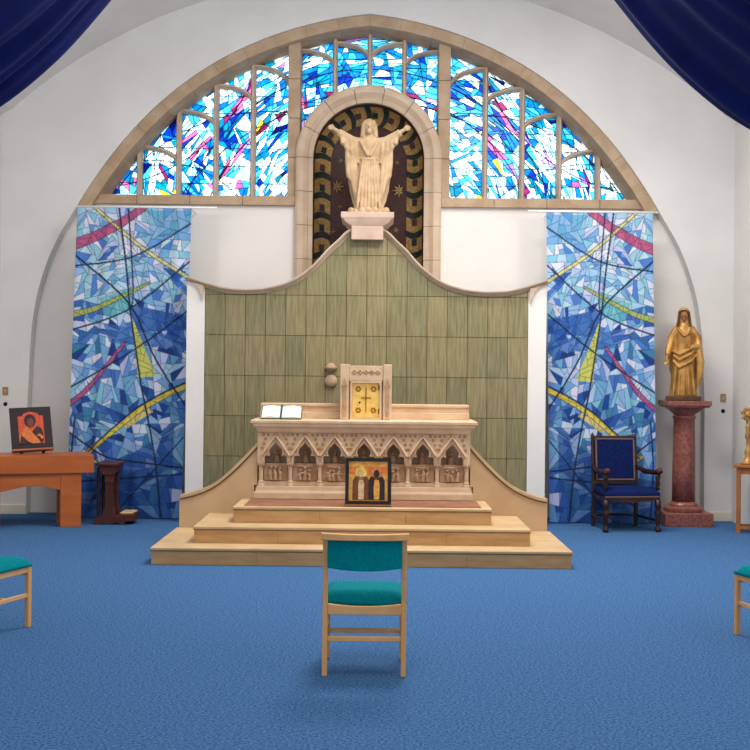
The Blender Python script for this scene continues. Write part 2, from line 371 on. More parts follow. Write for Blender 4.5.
for wi, sgn in ((1, -1), (3, 1)):
    win = struct(empty('window_%d' % wi, (sgn*2.0, YG, SILLT)), 'stained glass window of blue and white lights, %s of the niche' % ('left' if sgn < 0 else 'right'), 'window')
    rnd = random.Random(11+wi)
    edges = [3.12]+MUL+[PXm-PW*0+PW]
    edges = [3.12]+MUL+[PXm+PW*.6]
    cols = [(min(sgn*edges[i], sgn*edges[i+1]), max(sgn*edges[i], sgn*edges[i+1]), SILLT-.01) for i in range(5)]
    glaze(win, cols, rnd, 0.0072)
    for i, x in enumerate(MUL):
        bar_arc(win, [(sgn*x, SILLT-.01), (sgn*x, MTOP[i]+.02)], MWD, YG-.15, YG+.05, 'mullion')
        xi = MUL[i+1] if i < 3 else PXm+PW
        xo = x; wd = xo-xi; dr = 0.21 if i < 3 else .24
        bar_arc(win, [(sgn*(xo-wd*math.sin(t)), MTOP[i]-dr*(1-math.cos(t))) for t in np.linspace(0, PI/2*.93, 10)], MWD*.85, YG-.13, YG+.05, 'tracery_arc')
win = struct(empty('window_2', (0, YG, SILLT)), 'stained glass lights arching directly over the statue niche', 'window')
rnd = random.Random(5)
zb = NSP+.30
def ringz(x): return NSP+math.sqrt(max(0, .80**2-x*x))
cols = [(-PXm+PW*.6, -CM, NSP+.1), (-CM, 0, NSP+.62), (0, CM, NSP+.62), (CM, PXm-PW*.6, NSP+.1)]
glaze(win, cols, rnd, 0.0072)
zc = [on(300, 51, YG-.05)[1], on(336, 42, YG-.05)[1]]
for sgn in (1, -1):
    bar_arc(win, [(sgn*CM, ringz(CM)-.05), (sgn*CM, archz(CM)+.02)], MWD, YG-.15, YG+.05, 'mullion')
    xo, xi = PXm-PW, CM
    bar_arc(win, [(sgn*(xo-(xo-xi)*math.sin(t)), zc[0]-.20*(1-math.cos(t))) for t in np.linspace(0, PI/2*.93, 10)], MWD*.85, YG-.13, YG+.05, 'tracery_arc')
    bar_arc(win, [(sgn*(CM-CM*math.sin(t)), zc[1]-.02-.20*(1-math.cos(t))) for t in np.linspace(0, PI/2*.95, 10)], MWD*.85, YG-.13, YG+.05, 'tracery_arc')
bar_arc(win, [(0, ringz(0)-.05), (0, archz(0)+.02)], MWD, YG-.15, YG+.05, 'mullion')

# ------------------------------------------------------------------ niche: surround, concave mosaic, statue
nic = struct(empty('wall_niche', (0, YR, NB)), 'round-headed statue niche with stone surround and gold mosaic border', 'niche')
def npath(R, n_s=8, n_a=24):
    p = [(-R, NB+(NSP-NB)*k/n_s) for k in range(n_s)]+[(R*math.cos(PI-PI*k/n_a), NSP+R*math.sin(PI-PI*k/n_a)) for k in range(n_a+1)]
    return p+[(R, NSP-(NSP-NB)*(k+1)/n_s) for k in range(n_s)]
def sur(R0, R1, s0, s1, y0, y1, name):         # stone between path fractions
    def at(R, s):
        L1 = NSP-NB; LA = PI*NW; tot = 2*L1+LA; d = s*tot
        if d < L1: return (-R, NB+d)
        if d < L1+LA: a = PI-(d-L1)/NW; return (R*math.cos(a), NSP+R*math.sin(a))
        return (R, NSP-(d-L1-LA))
    ss = np.linspace(s0, s1, 6)
    rings = []
    dm = (R1-R0)
    for s in ss:
        prof = [(R0, y1), (R0, y0+.05), (R0+dm*.25, y0+.03), (R0+dm*.3, y0+.045), (R0+dm*.55, y0), (R0+dm*.85, y0), (R1, y0+.02), (R1, y1)]
        rings.append([(at(r, s)[0], y, at(r, s)[1]) for r, y in prof])
    return MB().loft(rings).build(name, M['stone2'])
L1 = NSP-NB; LA = PI*NW; tot = 2*L1+LA
cuts = [L1*k/4/tot for k in range(5)]+[(L1+LA*k/7)/tot for k in range(1, 8)]+[(L1+LA+L1*k/4)/tot for k in range(1, 5)]
for a, b in zip(cuts[:-1], cuts[1:]): rel(sur(NW, NWO, a+.0005, b-.0005, YR-.09, YG+.1, 'surround_stone'), nic)
ND = 0.34; YN = YR+.02
def npt(R01, s, lift=0.0):                     # point on the concave niche face
    d = s*tot
    if d < L1: c = (0, NB+d); o = (-NW, NB+d)
    elif d < L1+LA: a = PI-(d-L1)/NW; c = (0, NSP); o = (NW*math.cos(a), NSP+NW*math.sin(a))
    else: c = (0, NSP-(d-L1-LA)); o = (NW, NSP-(d-L1-LA))
    return (c[0]+(o[0]-c[0])*R01, YN+ND*math.sqrt(max(0, 1-R01**2))-lift, c[1]+(o[1]-c[1])*R01)
rr = [1.0, .985, .95, .9, .82, .7, .5, .25, 0.0]
rings = [[npt(r, s) for r in rr] for s in np.linspace(0, 1, 61)]
rel(MB().loft(rings, closed=False).build('mosaic_field', M['mosaic'], smooth=True), nic)
NBK = 22
for k in range(NBK):
    s0, s1 = k/NBK, (k+1)/NBK; sm = s0+(s1-s0)*.70
    def patch(a, b, r0, r1, lift, name, mt, parent=nic, bow=0.0):
        ra = np.linspace(r0, r1, 5); m = MB(); rings = []
        for s in np.linspace(a, b, 5): rings.append([npt(r, min(1, max(0, s+bow*math.sin((r-r0)/(r1-r0)*PI))), lift) for r in ra])
        nn = len(ra); base = [[npt(r, min(1, max(0, s+bow*math.sin((r-r0)/(r1-r0)*PI))), lift-.012) for r in ra] for s in np.linspace(a, b, 5)]
        m.loft(rings, closed=False)
        m.loft([rings[0], base[0]], closed=False); m.loft([rings[-1], base[-1]], closed=False); m.loft([[q[0] for q in rings], [q[0] for q in base]], closed=False); m.loft([[q[-1] for q in rings], [q[-1] for q in base]], closed=False)
        return rel(m.build(name, mt), parent)
    patch(s0+.001, sm, .70, .975, .010, 'gold_block', M['mosgold'], bow=.007)
    patch(sm+.001, s1-.001, .68, .98, .014, 'green_bar', M['mosgreen'], bow=.007)
    patch((s0*.74+sm*.26), (s0*.26+sm*.74), .80, .89, .018, 'block_motif', M['mosgreen'] if k % 2 else M['mosaic'])
patch(0, 1, .725, .745, .012, 'border_line', M['mosgreen']) if False else None
def star(x, z, R, n, name='mosaic_star'):
    r01 = abs(x)/NW; y = YN+ND*math.sqrt(1-r01**2)-.012; m = MB()
    for k in range(n):
        a = PI*2*k/n; d = (math.cos(a), math.sin(a)); q = (-d[1], d[0])
        m.prism([(x, z), (x+d[0]*R*.45+q[0]*R*.10, z+d[1]*R*.45+q[1]*R*.10), (x+d[0]*R, z+d[1]*R), (x+d[0]*R*.45-q[0]*R*.10, z+d[1]*R*.45-q[1]*R*.10)], y-.006, y+.02)
    rel(m.build(name, M['mosgold']), nic)
for px, py, R, n in ((337, 187, .085, 8), (399, 191, .085, 8), (340, 207, .035, 6), (396, 230, .038, 6), (341, 161, .035, 6), (333, 232, .035, 6), (397, 163, .03, 6)):
    x, z = on(px, py, YN+.3); star(x, z, R, n)

# ------------------------------------------------------------------ reredos: white block, green tiles, curved coping
YF = 13.0; rh = [on(px, py, YF) for px, py in ((187, 276), (205, 282), (225, 287.5), (247, 289), (270, 287), (292, 280), (312, 266), (327, 250), (338, 240), (346, 232), (352, 229))]
top = smoothline(rh, 40)
rer = empty('reredos', (0, YF, 0)); tag(rer, 'tall green slate-tiled reredos with a curved ogee top behind the altar', 'reredos')
TW = 0.2225; HW = 8*TW
full = [(-x, z) for x, z in top[::-1]]
poly = top+full                                 # left -> right along the top
body = [(top[0][0], 0.0)]+[(x, z-.05) for x, z in top]+[(x, z-.05) for x, z in full]+[(-top[0][0], 0.0)]
# margins, backing
m = MB(); m.prism([(-HW-.003, 0), (-HW-.003, float(np.interp(-HW, [p[0] for p in top], [p[1] for p in top]))-.03)]+[(x, z-.03) for x, z in top if x < -HW][::-1]+[(top[0][0], 0)], YF+.005, YF+.45)
rel(m.build('margin', M['white'] if False else M['recess']), rer)
m = MB(); m.prism([(HW+.003, 0), (HW+.003, float(np.interp(-HW, [p[0] for p in top], [p[1] for p in top]))-.03)]+[(-x, z-.03) for x, z in top if x < -HW][::-1]+[(-top[0][0], 0)], YF+.005, YF+.45)
rel(m.build('margin', M['recess']), rer)
bk = [(-HW, 0)]+[(x, z-.03) for x, z in top if x >= -HW]+[(x, z-.03) for x, z in full if x <= HW]+[(HW, 0)]
rel(MB().prism(bk, YF+.012, YF+.45).build('backing', M['grout']), rer)
topx = [p[0] for p in top]+[p[0] for p in full]; topz = [p[1] for p in top]+[p[1] for p in full]
def topat(x): return float(np.interp(x, topx, topz))-.035
ROWZ = [0.0, .296, .741, 1.186, 1.631, 2.076, 2.521, 2.966, 3.411]
rnd = random.Random(3)
for c in range(16):
    x0, x1 = -HW+c*TW+.003, -HW+(c+1)*TW-.003
    for z0, z1 in zip(ROWZ[:-1], ROWZ[1:]):
        a, b = z0+.003, z1-.003; ta = [(x, topat(x)) for x in np.linspace(x1, x0, 6)]
        if min(t for _, t in ta) <= a+.01 and max(t for _, t in ta) <= a+.02: continue
        if min(t for _, t in ta) >= b: pl = [(x0, a), (x1, a), (x1, b), (x0, b)]
        else:
            pl = [(x0, a), (x1, a)]+[(x, max(a+.001, min(b, t))) for x, t in ta]
            pl = [p for i, p in enumerate(pl) if i < 2 or p[1] > a+.002]
            if len(pl) < 3: continue
        o = MB().prism(pl, YF+rnd.uniform(0, .004), YF+.03).build('slate_tile', rnd.choice(M['tiles'])); rel(o, rer)
cp = MB(); P = [(x, z) for x, z in poly]; rings = []
for i, (x, z) in enumerate(P):
    a = P[max(0, i-1)]; b = P[min(len(P)-1, i+1)]; t = Vector((b[0]-a[0], b[1]-a[1])).normalized(); n = (-t.y, t.x)
    prof = [(0.0, -.06), (0.0, .45), (-.055, .45), (-.055, 0.0), (-.035, -.02), (-.028, -.045), (-.012, -.06)]
    rings.append([(x+n[0]*u, YF+v, z+n[1]*u) for u, v in prof])
rel(cp.loft(rings).build('coping', M['stone2']), rer)
for sgn in (1, -1):                              # little scroll brackets where the coping ends
    x, z = top[0]; m = MB()
    m.prism([(sgn*(x+.005), z-.055), (sgn*(x+.19), z-.10), (sgn*(x+.185), z-.26), (sgn*(x+.15), z-.16), (sgn*(x+.09), z-.085)], YF-.03, YF+.02)
    rel(m.build('end_bracket', M['stone2']), rer)
rel(MB().ball(on(331, 381, YF-.03)[:1]+(YF-.02,)+on(331, 381, YF-.03)[1:], (.07, .04, .07)).lathe([(.02, 0), (.06, .03), (.075, .05), (.05, .07), (.0201, .10)], (on(331, 381, YF)[0], YF-.03, on(331, 372, YF)[1]), 12).build('carved_corbel', M['stone'], smooth=True), rer)

# pedestal block carrying the statue
x0, z0 = on(342, 226, 12.95); x1, z1 = on(395, 213, 12.95)
pb = on(352, 240, 12.95)
ped = empty('statue_pedestal', (0, 13.2, pb[1])); tag(ped, 'moulded pinkish stone pedestal block on peak of the reredos', 'pedestal')
rel(MB().box(-.175, .175, 12.90, 13.44, pb[1], z0).build('block', M['ped'], bevel=.006), ped)
rings = [[(sx*w_, 13.17+sy*d_, zz) for sx, sy in ((-1, -1), (1, -1), (1, 1), (-1, 1))] for w_, d_, zz in ((.18, .27, z0), (.24, .285, z0+.04), (.25, .29, z0+.06), (.29, .30, z0+.09), (.29, .30, z1))]
rel(MB().loft(rings).build('moulded_cap', M['ped'], bevel=.004), ped)
PEDTOP = z1

def ring(cx, cy, z, rx, ry, n=40, fold=0.0, k=9, ph=0.0, front=1.0):
    out = []
    for i in range(n):
        a = 2*PI*i/n
        f = 1+fold*(math.sin(k*a+ph)+.5*math.sin((k*1.7//1)*a+2*ph))
        out.append((cx+rx*f*math.cos(a), cy+ry*f*math.sin(a), z))
    return out
def fingers(m, palm, d, spread, thumb, L=.045, r=.0085):      # four fingers and a thumb from a palm
    palm = Vector(palm); d = Vector(d).normalized(); sp = Vector(spread).normalized(); th = Vector(thumb).normalized()
    m.ball(tuple(palm), (.022, .018, .022), 10, 6)
    for k, f in enumerate((.82, 1.0, .95, .75)):
        o = palm+sp*((k-1.5)*.0125); e = d+sp*((k-1.5)*.12)
        m.tube([o, o+e*L*f*.6, o+e*L*f+Vector((0, -.004, -.008))], [r, r*.9, r*.7], 6)
    m.tube([palm, palm+th*.022+d*.008, palm+th*.034+d*.024], [r*1.1, r, r*.75], 6)
def remeshed(m, name, mt, parent, vox=.006, it=2):
    o = m.build(name, mt, parent, smooth=True)
    r = o.modifiers.new('remesh', 'REMESH'); r.mode = 'VOXEL'; r.voxel_size = vox; r.use_smooth_shade = True
    s = o.modifiers.new('smooth', 'SMOOTH'); s.factor = .5; s.iterations = it
    return o
st = empty('statue', (on(368.5, 212, 13.22)[0], 13.22, PEDTOP)); st.scale = (1.03, 1.03, 1.04); tag(st, 'cream stone robed statue with outstretched arms standing in mosaic niche', 'statue')
m = MB()
H0 = .05
m.loft([ring(0, 0, z, rx, ry, 64, fo, 8, z*3) for z, rx, ry, fo in ((.04, .165, .115, .07), (.10, .155, .108, .07), (.22, .142, .10, .065), (.38, .135, .095, .055), (.52, .128, .092, .045), (.60, .118, .085, .03), (.68, .128, .088, .03), (.76, .14, .085, .02), (.81, .125, .075, .01), (.845, .07, .055, 0), (.865, .04, .04, 0))])
m.loft([ring(0, .055, z, rx, ry, 64, fo, 11, z*4) for z, rx, ry, fo in ((.10, .155, .05, .07), (.16, .175, .06, .08), (.28, .20, .06, .09), (.42, .22, .055, .08), (.56, .235, .05, .06), (.66, .245, .045, .04), (.74, .23, .045, .02), (.80, .18, .05, .01), (.84, .09, .045, 0))])
for sg in (-1, 1):                                # cloak hanging in front of each side, zig-zag hem
    for q, (px_, wv) in enumerate(((.18, .036), (.145, .030), (.215, .032))):
        ztop = (.74, .76, .72)[q]; zb_ = (.17, .10, .30)[q]
        m.tube([(sg*(px_+.02), -.02-.012*q, ztop), (sg*(px_+.015), -.035, .58), (sg*px_, -.045, .42), (sg*(px_-.03), -.05, zb_+.08), (sg*(px_-.045), -.045, zb_)], [wv*.8, wv, wv, wv*.8, wv*.35], 10, 1.0)
    m.tube([(sg*.08, 0, .785), (sg*.18, -.02, .805), (sg*.27, -.05, .85), (sg*.335, -.07, .89)], [.052, .05, .046, .040], 12)
    for q, (a, z_) in enumerate(((.15, .56), (.20, .60), (.25, .66), (.29, .74))):      # sleeve cloth hanging from the arm
        m.tube([(sg*a, -.03-.01*q, .80+.35*(a-.15)), (sg*(a-.005), -.045-.01*q, (z_+.80)/2), (sg*(a-.03), -.04, z_)], [.032, .03, .016], 8)
    m.tube([(sg*.32, -.07, .88), (sg*.375, -.085, .915)], [.026, .02], 10)
    fingers(m, (sg*.39, -.09, .925), (sg*.85, -.1, .4), (sg*-.4, 0, .85), (sg*-.3, -.2, 1), .06, .009)
for k in range(7):                                # tunic folds
    x = -.09+.03*k
    m.tube([(x*.75, -.086, .60), (x, -.103, .4), (x*1.25, -.112, .2), (x*1.35, -.118, .055)], [.009, .015, .017, .016], 6)
m.tube([(-.115, -.03, .605), (-.06, -.085, .60), (0, -.095, .598), (.06, -.085, .60), (.115, -.03, .605)], .013, 8)
m.tube([(-.10, -.075, .80), (-.05, -.10, .70), (-.01, -.10, .63)], .016, 8); m.tube([(.10, -.075, .80), (.05, -.10, .70), (.01, -.10, .63)], .016, 8)
m.tube([(0, 0, .83), (0, -.005, .90)], [.04, .036], 10)
m.ball((0, -.012, .955), (.054, .062, .075), 16, 12)
m.ball((0, -.062, .905), (.028, .025, .035), 10, 8)            # beard
m.tube([(0, -.072, .972), (0, -.094, .943)], [.008, .012], 6)    # nose
for sg in (-1, 1):
    m.ball((sg*.021, -.064, .962), (.009, .006, .006), 8, 6); m.tube([(sg*.008, -.074, .978), (sg*.036, -.064, .976)], .008, 6)
    m.tube([(sg*.03, -.02, 1.02), (sg*.06, -.015, .97), (sg*.066, -.01, .90), (sg*.075, -.025, .84)], [.03, .028, .03, .022], 10)
m.ball((0, .012, .975), (.066, .065, .078), 14, 10)
m.tube([(0, -.08, .928), (0, -.078, .922)], .008, 6)
for sg in (-1, 1): m.tube([(sg*.05, -.09, .055), (sg*.055, -.135, .045)], [.026, .02], 10)
remeshed(m, 'figure', M['cream'], st, .0062, 1)
m = MB()
rb = random.Random(2)
m.loft([ring(0, -.01, z, rx, ry, 32, .03, 7, z*20) for z, rx, ry in ((.0, .215, .165), (.03, .21, .16), (.06, .185, .135))])
for k in range(16):
    a = 2*PI*k/16; m.ball((.19*math.cos(a), -.01+.14*math.sin(a), .035+.02*rb.random()), .032+.012*rb.random(), 8, 6)
remeshed(m, 'cloud_base', M['cream'], st, .008, 2)

# ------------------------------------------------------------------ altar steps and flanking wings
R_ = 0.146; YS = [1180/116.4, 1180/113.0, 1180/110.0]; HWs = [1.817, 1.497, 1.18]; YWG = 11.50
stp = empty('altar_steps', (0, YS[0], 0)); tag(stp, 'three tan stone steps leading up to the altar platform', 'steps')
for k in range(3):
    y0, hw, z0, z1 = YS[k], HWs[k], k*R_, (k+1)*R_
    yb = 12.55 if k == 2 else YWG-.002
    sp = MB().box(-hw+.012, hw-.012, y0+.012, yb, z0+.0005, z1-.03).build('step', M['step']); rel(sp, stp)
    n = (4, 4, 3)[k]
    for q in range(n):                           # riser slabs with fine joints
        a, b = -hw+.008+(2*hw-.016)*q/n+.0015, -hw+.008+(2*hw-.016)*(q+1)/n-.0015
        rel(MB().box(a, b, y0+.006, y0+.03, z0+.001, z1-.03).build('riser_slab', M['step'], bevel=.002), stp)
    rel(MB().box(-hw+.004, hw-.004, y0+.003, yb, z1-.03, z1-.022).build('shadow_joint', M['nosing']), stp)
    rel(MB().box(-hw, hw, y0, yb, z1-.022, z1).build('tread', M['tread'], bevel=.004), stp)
PLZ = 3*R_
rel(MB().box(-1.09, 1.09, YS[2]+.10, 11.4, PLZ, PLZ+.004).build('floor_inlay', M['inlay']), stp)
wl = [on(px, py, YWG) for px, py in ((179.5, 495.5), (194, 492), (208, 486.5), (221, 478), (233, 467.5), (246, 454.5), (259, 440.5))]
wtop = smoothline(wl, 24); wtop = [p for p in wtop if p[0] < -1.06]; wtop.append((-1.037, wtop[-1][1]+(wtop[-1][1]-wtop[-2][1])*(-1.037-wtop[-1][0])/(wtop[-1][0]-wtop[-2][0])))
for sgn, sd in ((1, 'left'), (-1, 'right')):
    we = empty('altar_wing', (sgn*-1.5, YWG, 0)); tag(we, 'curved tan stone wing wall sweeping up to the altar on the %s' % sd, 'wing wall', 'wing walls beside the altar')
    pl = [(wtop[0][0], 0.0)]+wtop+[(-1.037, PLZ+.13), (-1.067, PLZ+.13), (-1.067, PLZ+.002), (-1.184, PLZ+.002), (-1.184, 0)]
    rel(MB().prism([(sgn*x, z-(.03 if 1 < i+1 <= len(wtop)+1 else 0)) for i, (x, z) in enumerate(pl)], YWG, YWG+.14).build('panel', M['wing']), we)
    m = MB(); rings = []
    for i, (x, z) in enumerate(wtop):
        a, b = wtop[max(0, i-1)], wtop[min(len(wtop)-1, i+1)]; t = Vector((b[0]-a[0], b[1]-a[1])).normalized(); n = (-t.y, t.x)
        rings.append([(sgn*(x+n[0]*u), YWG+v, z+n[1]*u) for u, v in ((0, -.02), (0, .16), (-.03, .16), (-.03, .002), (-.026, -.02))])
    rel(m.loft(rings).build('coping', M['tread']), we)
    m = MB(); rings = []
    for i, (x, z) in enumerate(wtop):
        a, b = wtop[max(0, i-1)], wtop[min(len(wtop)-1, i+1)]; t = Vector((b[0]-a[0], b[1]-a[1])).normalized(); n = (-t.y, t.x)
        rings.append([(sgn*(x+n[0]*u), YWG+v, z+n[1]*u) for u, v in ((-.032, -.006), (-.032, .004), (-.042, .004), (-.042, -.006))])
    rel(m.loft(rings).build('coping_groove', M['nosing']), we)

# ------------------------------------------------------------------ altar
YA = 11.45; ATOP = 1.205; HB = 1.035
al = empty('altar', (0, YA, PLZ)); tag(al, 'carved stone altar fronted by seven gothic arches', 'altar')
rel(MB().box(-1.10, 1.10, YA-.05, YA+.80, ATOP-.035, ATOP).build('mensa', M['altar'], bevel=.008), al)
rings = [[(sx*w_, YA+.37+sy*d_, zz) for sx, sy in ((-1, -1), (1, -1), (1, 1), (-1, 1))] for w_, d_, zz in ((1.02, .375, ATOP-.12), (1.03, .38, ATOP-.11), (1.04, .39, ATOP-.085), (1.07, .41, ATOP-.06), (1.075, .415, ATOP-.035))]
rel(MB().loft(rings).build('cornice', M['altar']), al)
rel(MB().box(-1.02, 1.02, YA+.22, YA+.74, PLZ+.12, ATOP-.12).build('core', M['altar']), al)
rings = [[(sx*w_, YA+.37+sy*d_, zz) for sx, sy in ((-1, -1), (1, -1), (1, 1), (-1, 1))] for w_, d_, zz in ((1.065, .40, PLZ+.0045), (1.065, .40, PLZ+.06), (1.045, .385, PLZ+.085), (1.035, .38, PLZ+.125))]
rel(MB().loft(rings).build('plinth', M['altar'], bevel=.004), al)
BAY = 2*1.0/7; ZSP = 0.785; ZT = ATOP-.12; ZB = PLZ+.125
def trefoil(cx, hw, zs):                         # pointed cusped opening from left springing to right springing
    L = [(-hw, 0.0), (-hw*1.0, .03), (-hw*.84, .056), (-hw*.52, .05), (-hw*.62, .085), (-hw*.52, .118), (-hw*.26, .145), (0, .175)]
    return [(cx+x, zs+z) for x, z in L]+[(cx-x, zs+z) for x, z in L[::-1][1:]]
for b in range(7):
    cx = -1.0+BAY*(b+.5); hw = BAY/2
    ax0, ax1 = cx-hw, cx+hw
    if b == 0: ax0 = -HB+.002
    if b == 6: ax1 = HB-.002
    op = trefoil(cx, hw-.035, ZSP+.02)
    pl = [(ax0, ZT), (ax0, ZSP+.0)]+[(cx-hw+.035, ZSP)]+op+[(cx+hw-.035, ZSP)]+[(ax1, ZSP), (ax1, ZT)]
    rel(MB().prism(pl, YA+.015, YA+.085).build('arch_panel', M['altar']), al)
    m = MB()                                     # gable moulding over the arch
    gz = [(cx-hw+.008, ZSP+.075), (cx-hw*.5, ZSP+.17), (cx, ZSP+.27), (cx+hw*.5, ZSP+.17), (cx+hw-.008, ZSP+.075)]
    rings = []
    for i, (x, z) in enumerate(gz):
        n = Vector((0, 0, 1)) if i == 2 else Vector(((-.62 if i < 2 else .62), 0, .78))
        rings.append([(x+n.x*u, YA+v, z+n.z*u) for u, v in ((-.014, .02), (-.014, -.005), (-.004, -.014), (.008, -.005), (.014, .02))])
    rel(m.loft(rings).build('gable_moulding', M['altar']), al)
    m = MB(); rings = []
    ia = [(cx+(x-cx)*1.13, ZSP+.02+(z-ZSP-.02)*1.13) for x, z in op]
    for i, (x, z) in enumerate(ia):
        a, c_ = ia[max(0, i-1)], ia[min(len(ia)-1, i+1)]; t = Vector((c_[0]-a[0], c_[1]-a[1])).normalized(); n = (-t.y, t.x)
        rings.append([(x+n[0]*u, YA+v, z+n[1]*u) for u, v in ((-.007, .02), (-.007, .004), (.007, .004), (.007, .02))])
    rel(m.loft(rings).build('arch_moulding', M['altar']), al)
    m = MB(); m.ball((cx, YA+.0, ZSP+.283), .014, 8, 6); m.ball((cx-.016, YA, ZSP+.275), .010, 8, 6); m.ball((cx+.016, YA, ZSP+.275), .011, 8, 6)
    rel(m.build('finial', M['altar_dark'], smooth=True), al)
    m = MB()                                     # rosettes in the spandrels
    for (u, v) in ((-.10, .235), (.10, .235), (-.115, .19), (.115, .19), (-.12, .275), (.12, .275), (-.075, .275), (.075, .275), (-.13, .145), (.13, .145)):
        for a in range(4):
            m.ball((cx+u+.009*math.cos(a*PI/2+.78), YA+.012, ZSP+v+.009*math.sin(a*PI/2+.78)), (.008, .006, .008), 6, 4)
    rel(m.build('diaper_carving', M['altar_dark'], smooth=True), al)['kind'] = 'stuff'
    rr_ = random.Random(40+b); m = MB()          # carved relief panel with a small scene
    m.box(cx-.118, cx+.118, YA+.062, YA+.225, ZSP-.175, ZSP-.005)
    for k in range(3):
        u = cx-.045+.045*k+rr_.uniform(-.008, .008); hgt = rr_.uniform(.07, .11)
        m.tube([(u, YA+.045, ZSP-.165), (u+rr_.uniform(-.012, .012), YA+.04, ZSP-.165+hgt*.6), (u+rr_.uniform(-.012, .012), YA+.045, ZSP-.165+hgt)], [.020, .017, .009], 8)
        m.ball((u+rr_.uniform(-.005, .005), YA+.04, ZSP-.150+hgt), .013, 8, 6)
        m.tube([(u, YA+.036, ZSP-.10), (u+rr_.choice((-1, 1))*.035, YA+.036, ZSP-.10+rr_.uniform(-.02, .03))], [.008, .006], 6)
    m.tube([(cx-.07, YA+.05, ZSP-.03), (cx, YA+.045, ZSP-.045+rr_.uniform(0, .02)), (cx+.07, YA+.05, ZSP-.03)], .008, 6)
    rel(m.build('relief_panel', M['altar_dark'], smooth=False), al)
    m = MB()                                     # figure bust in the arch head
    m.ball((cx, YA+.15, ZSP+.095), (.02, .02, .026), 8, 6); m.tube([(cx, YA+.155, ZSP-.02), (cx, YA+.155, ZSP+.07)], [.045, .025], 8)
    rel(m.build('carved_bust', M['altar_dark'], smooth=True), al)
    rel(MB().box(cx-hw+.025, cx+hw-.025, YA+.055, YA+.225, ZB+.001, ZSP-.18).build('lower_panel', M['altar'], bevel=.004), al)
for k in range(8):
    cx = -1.0+BAY*k; m = MB()
    m.lathe([(.034, 0), (.034, .018), (.026, .028), (.030, .04), (.020, .052), (.0195, ZSP-ZB-.058), (.024, ZSP-ZB-.05), (.021, ZSP-ZB-.042), (.032, ZSP-ZB-.015), (.038, ZSP-ZB-.006), (.038, ZSP-ZB-.001)], (cx, YA+.045, ZB), 12)
    rel(m.build('column', M['altar'], smooth=False), al)
    m = MB()
    for a in range(8): m.ball((cx+.032*math.cos(a*PI/4), YA+.045+.032*math.sin(a*PI/4), ZSP-.02), (.011, .011, .014), 6, 4)
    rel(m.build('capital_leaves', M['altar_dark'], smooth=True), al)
m = MB()
for k in range(66):
    x = -1.0+2.0*(k+.5)/66; m.box(x-.009, x+.009, YA-.006, YA+.016, ZT+.002, ZT+.024)
rel(m.build('dentil_frieze', M['altar_dark']), al)['kind'] = 'stuff'
# gradine shelf
YGR = YA+.45
gr = empty('gradine', (0, YGR, ATOP)); tag(gr, 'low stepped stone shelf along the back of the altar top', 'shelf')
gx = abs(on(260, 410, YGR)[0])
for sg in (-1, 1):
    a, b = sorted((sg*.245, sg*gx))
    rel(MB().box(a, b, YGR, YGR+.30, ATOP, ATOP+.068).build('lower_tier', M['altar'], bevel=.006), gr)
    rel(MB().box(a, b, YGR+.06, YGR+.30, ATOP+.068, ATOP+.12).build('upper_tier', M['altar'], bevel=.004), gr)
    rel(MB().box(a, b, YGR+.045, YGR+.31, ATOP+.12, ATOP+.148).build('shelf_edge', M['altar'], bevel=.004), gr)
# tabernacle
YT = YA+.22
tb = empty('tabernacle', (0, YT, ATOP)); tag(tb, 'square stone tabernacle with golden door standing on the altar', 'tabernacle')
tx0, tz1 = on(340.5, 364, YT); tx1 = on(392, 364, YT)[0]; tc_ = (tx0+tx1)/2; tw = (tx1-tx0)/2
dz1, dz0 = on(366, 384, YT)[1], on(366, 415.5, YT)[1]; dw = .135
m = MB(); m.box(tc_-tw+.02, tc_+tw-.02, YT+.06, YT+.5, ATOP, tz1-.03)
rel(m.build('body', M['altar']), tb)
for sg in (-1, 1):
    a, b = sorted((tc_+sg*(tw-.085), tc_+sg*tw)); m = MB()
    m.box(a, b, YT, YT+.5, ATOP, tz1); rel(m.build('pilaster', M['altar'], bevel=.006), tb)
    m = MB(); xm = (a+b)/2
    m.box(xm-.018, xm+.018, YT-.012, YT+.005, ATOP+.03, tz1-.22); m.prism([(xm-.03, tz1-.22), (xm+.03, tz1-.22), (xm, tz1-.13)], YT-.014, YT+.005)
    rel(m.build('buttress_panel', M['altar_dark'], bevel=.003), tb)
rel(MB().box(tc_-tw+.086, tc_+tw-.086, YT+.01, YT+.3, dz1+.03, tz1-.015).build('frieze', M['altar'], bevel=.004), tb)
m = MB(); m.prism([(tc_-dw-.02, dz0-.06), (tc_+dw+.02, dz0-.06), (tc_+dw+.02, dz1+.03), (tc_-dw-.02, dz1+.03), (tc_-dw-.02, dz0-.02), (tc_-dw, dz0-.02), (tc_-dw, dz1+.008), (tc_+dw, dz1+.008), (tc_+dw, dz0-.02), (tc_-dw-.02, dz0-.0201)], YT+.005, YT+.075)
rel(m.build('door_surround', M['altar']), tb)
for k in range(5):
    x = tc_-.115+.0575*k; m = MB()
    for a in range(4): m.ball((x+.015*math.cos(a*PI/2), YT+.008, tz1-.075+.015*math.sin(a*PI/2)), (.013, .012, .013), 8, 6)
    rel(m.build('quatrefoil', M['altar_dark'] if k % 2 else M['cream'], smooth=True), tb)
dr = MB().box(tc_-dw, tc_+dw, YT+.035, YT+.065, dz0-.02, dz1+.006).build('door', M['golddoor'], bevel=.004); rel(dr, tb)
def onDoor(m_, name, mt): o = m_.build(name, mt); o.parent = dr; return o
zc_ = (dz0+dz1)/2
m = MB(); m.box(tc_-.006, tc_+.006, YT+.028, YT+.036, zc_-.12, zc_+.12); m.box(tc_-.05, tc_+.05, YT+.028, YT+.036, zc_+.012, zc_+.024)
onDoor(m, 'door_cross', M['goldrelief'])
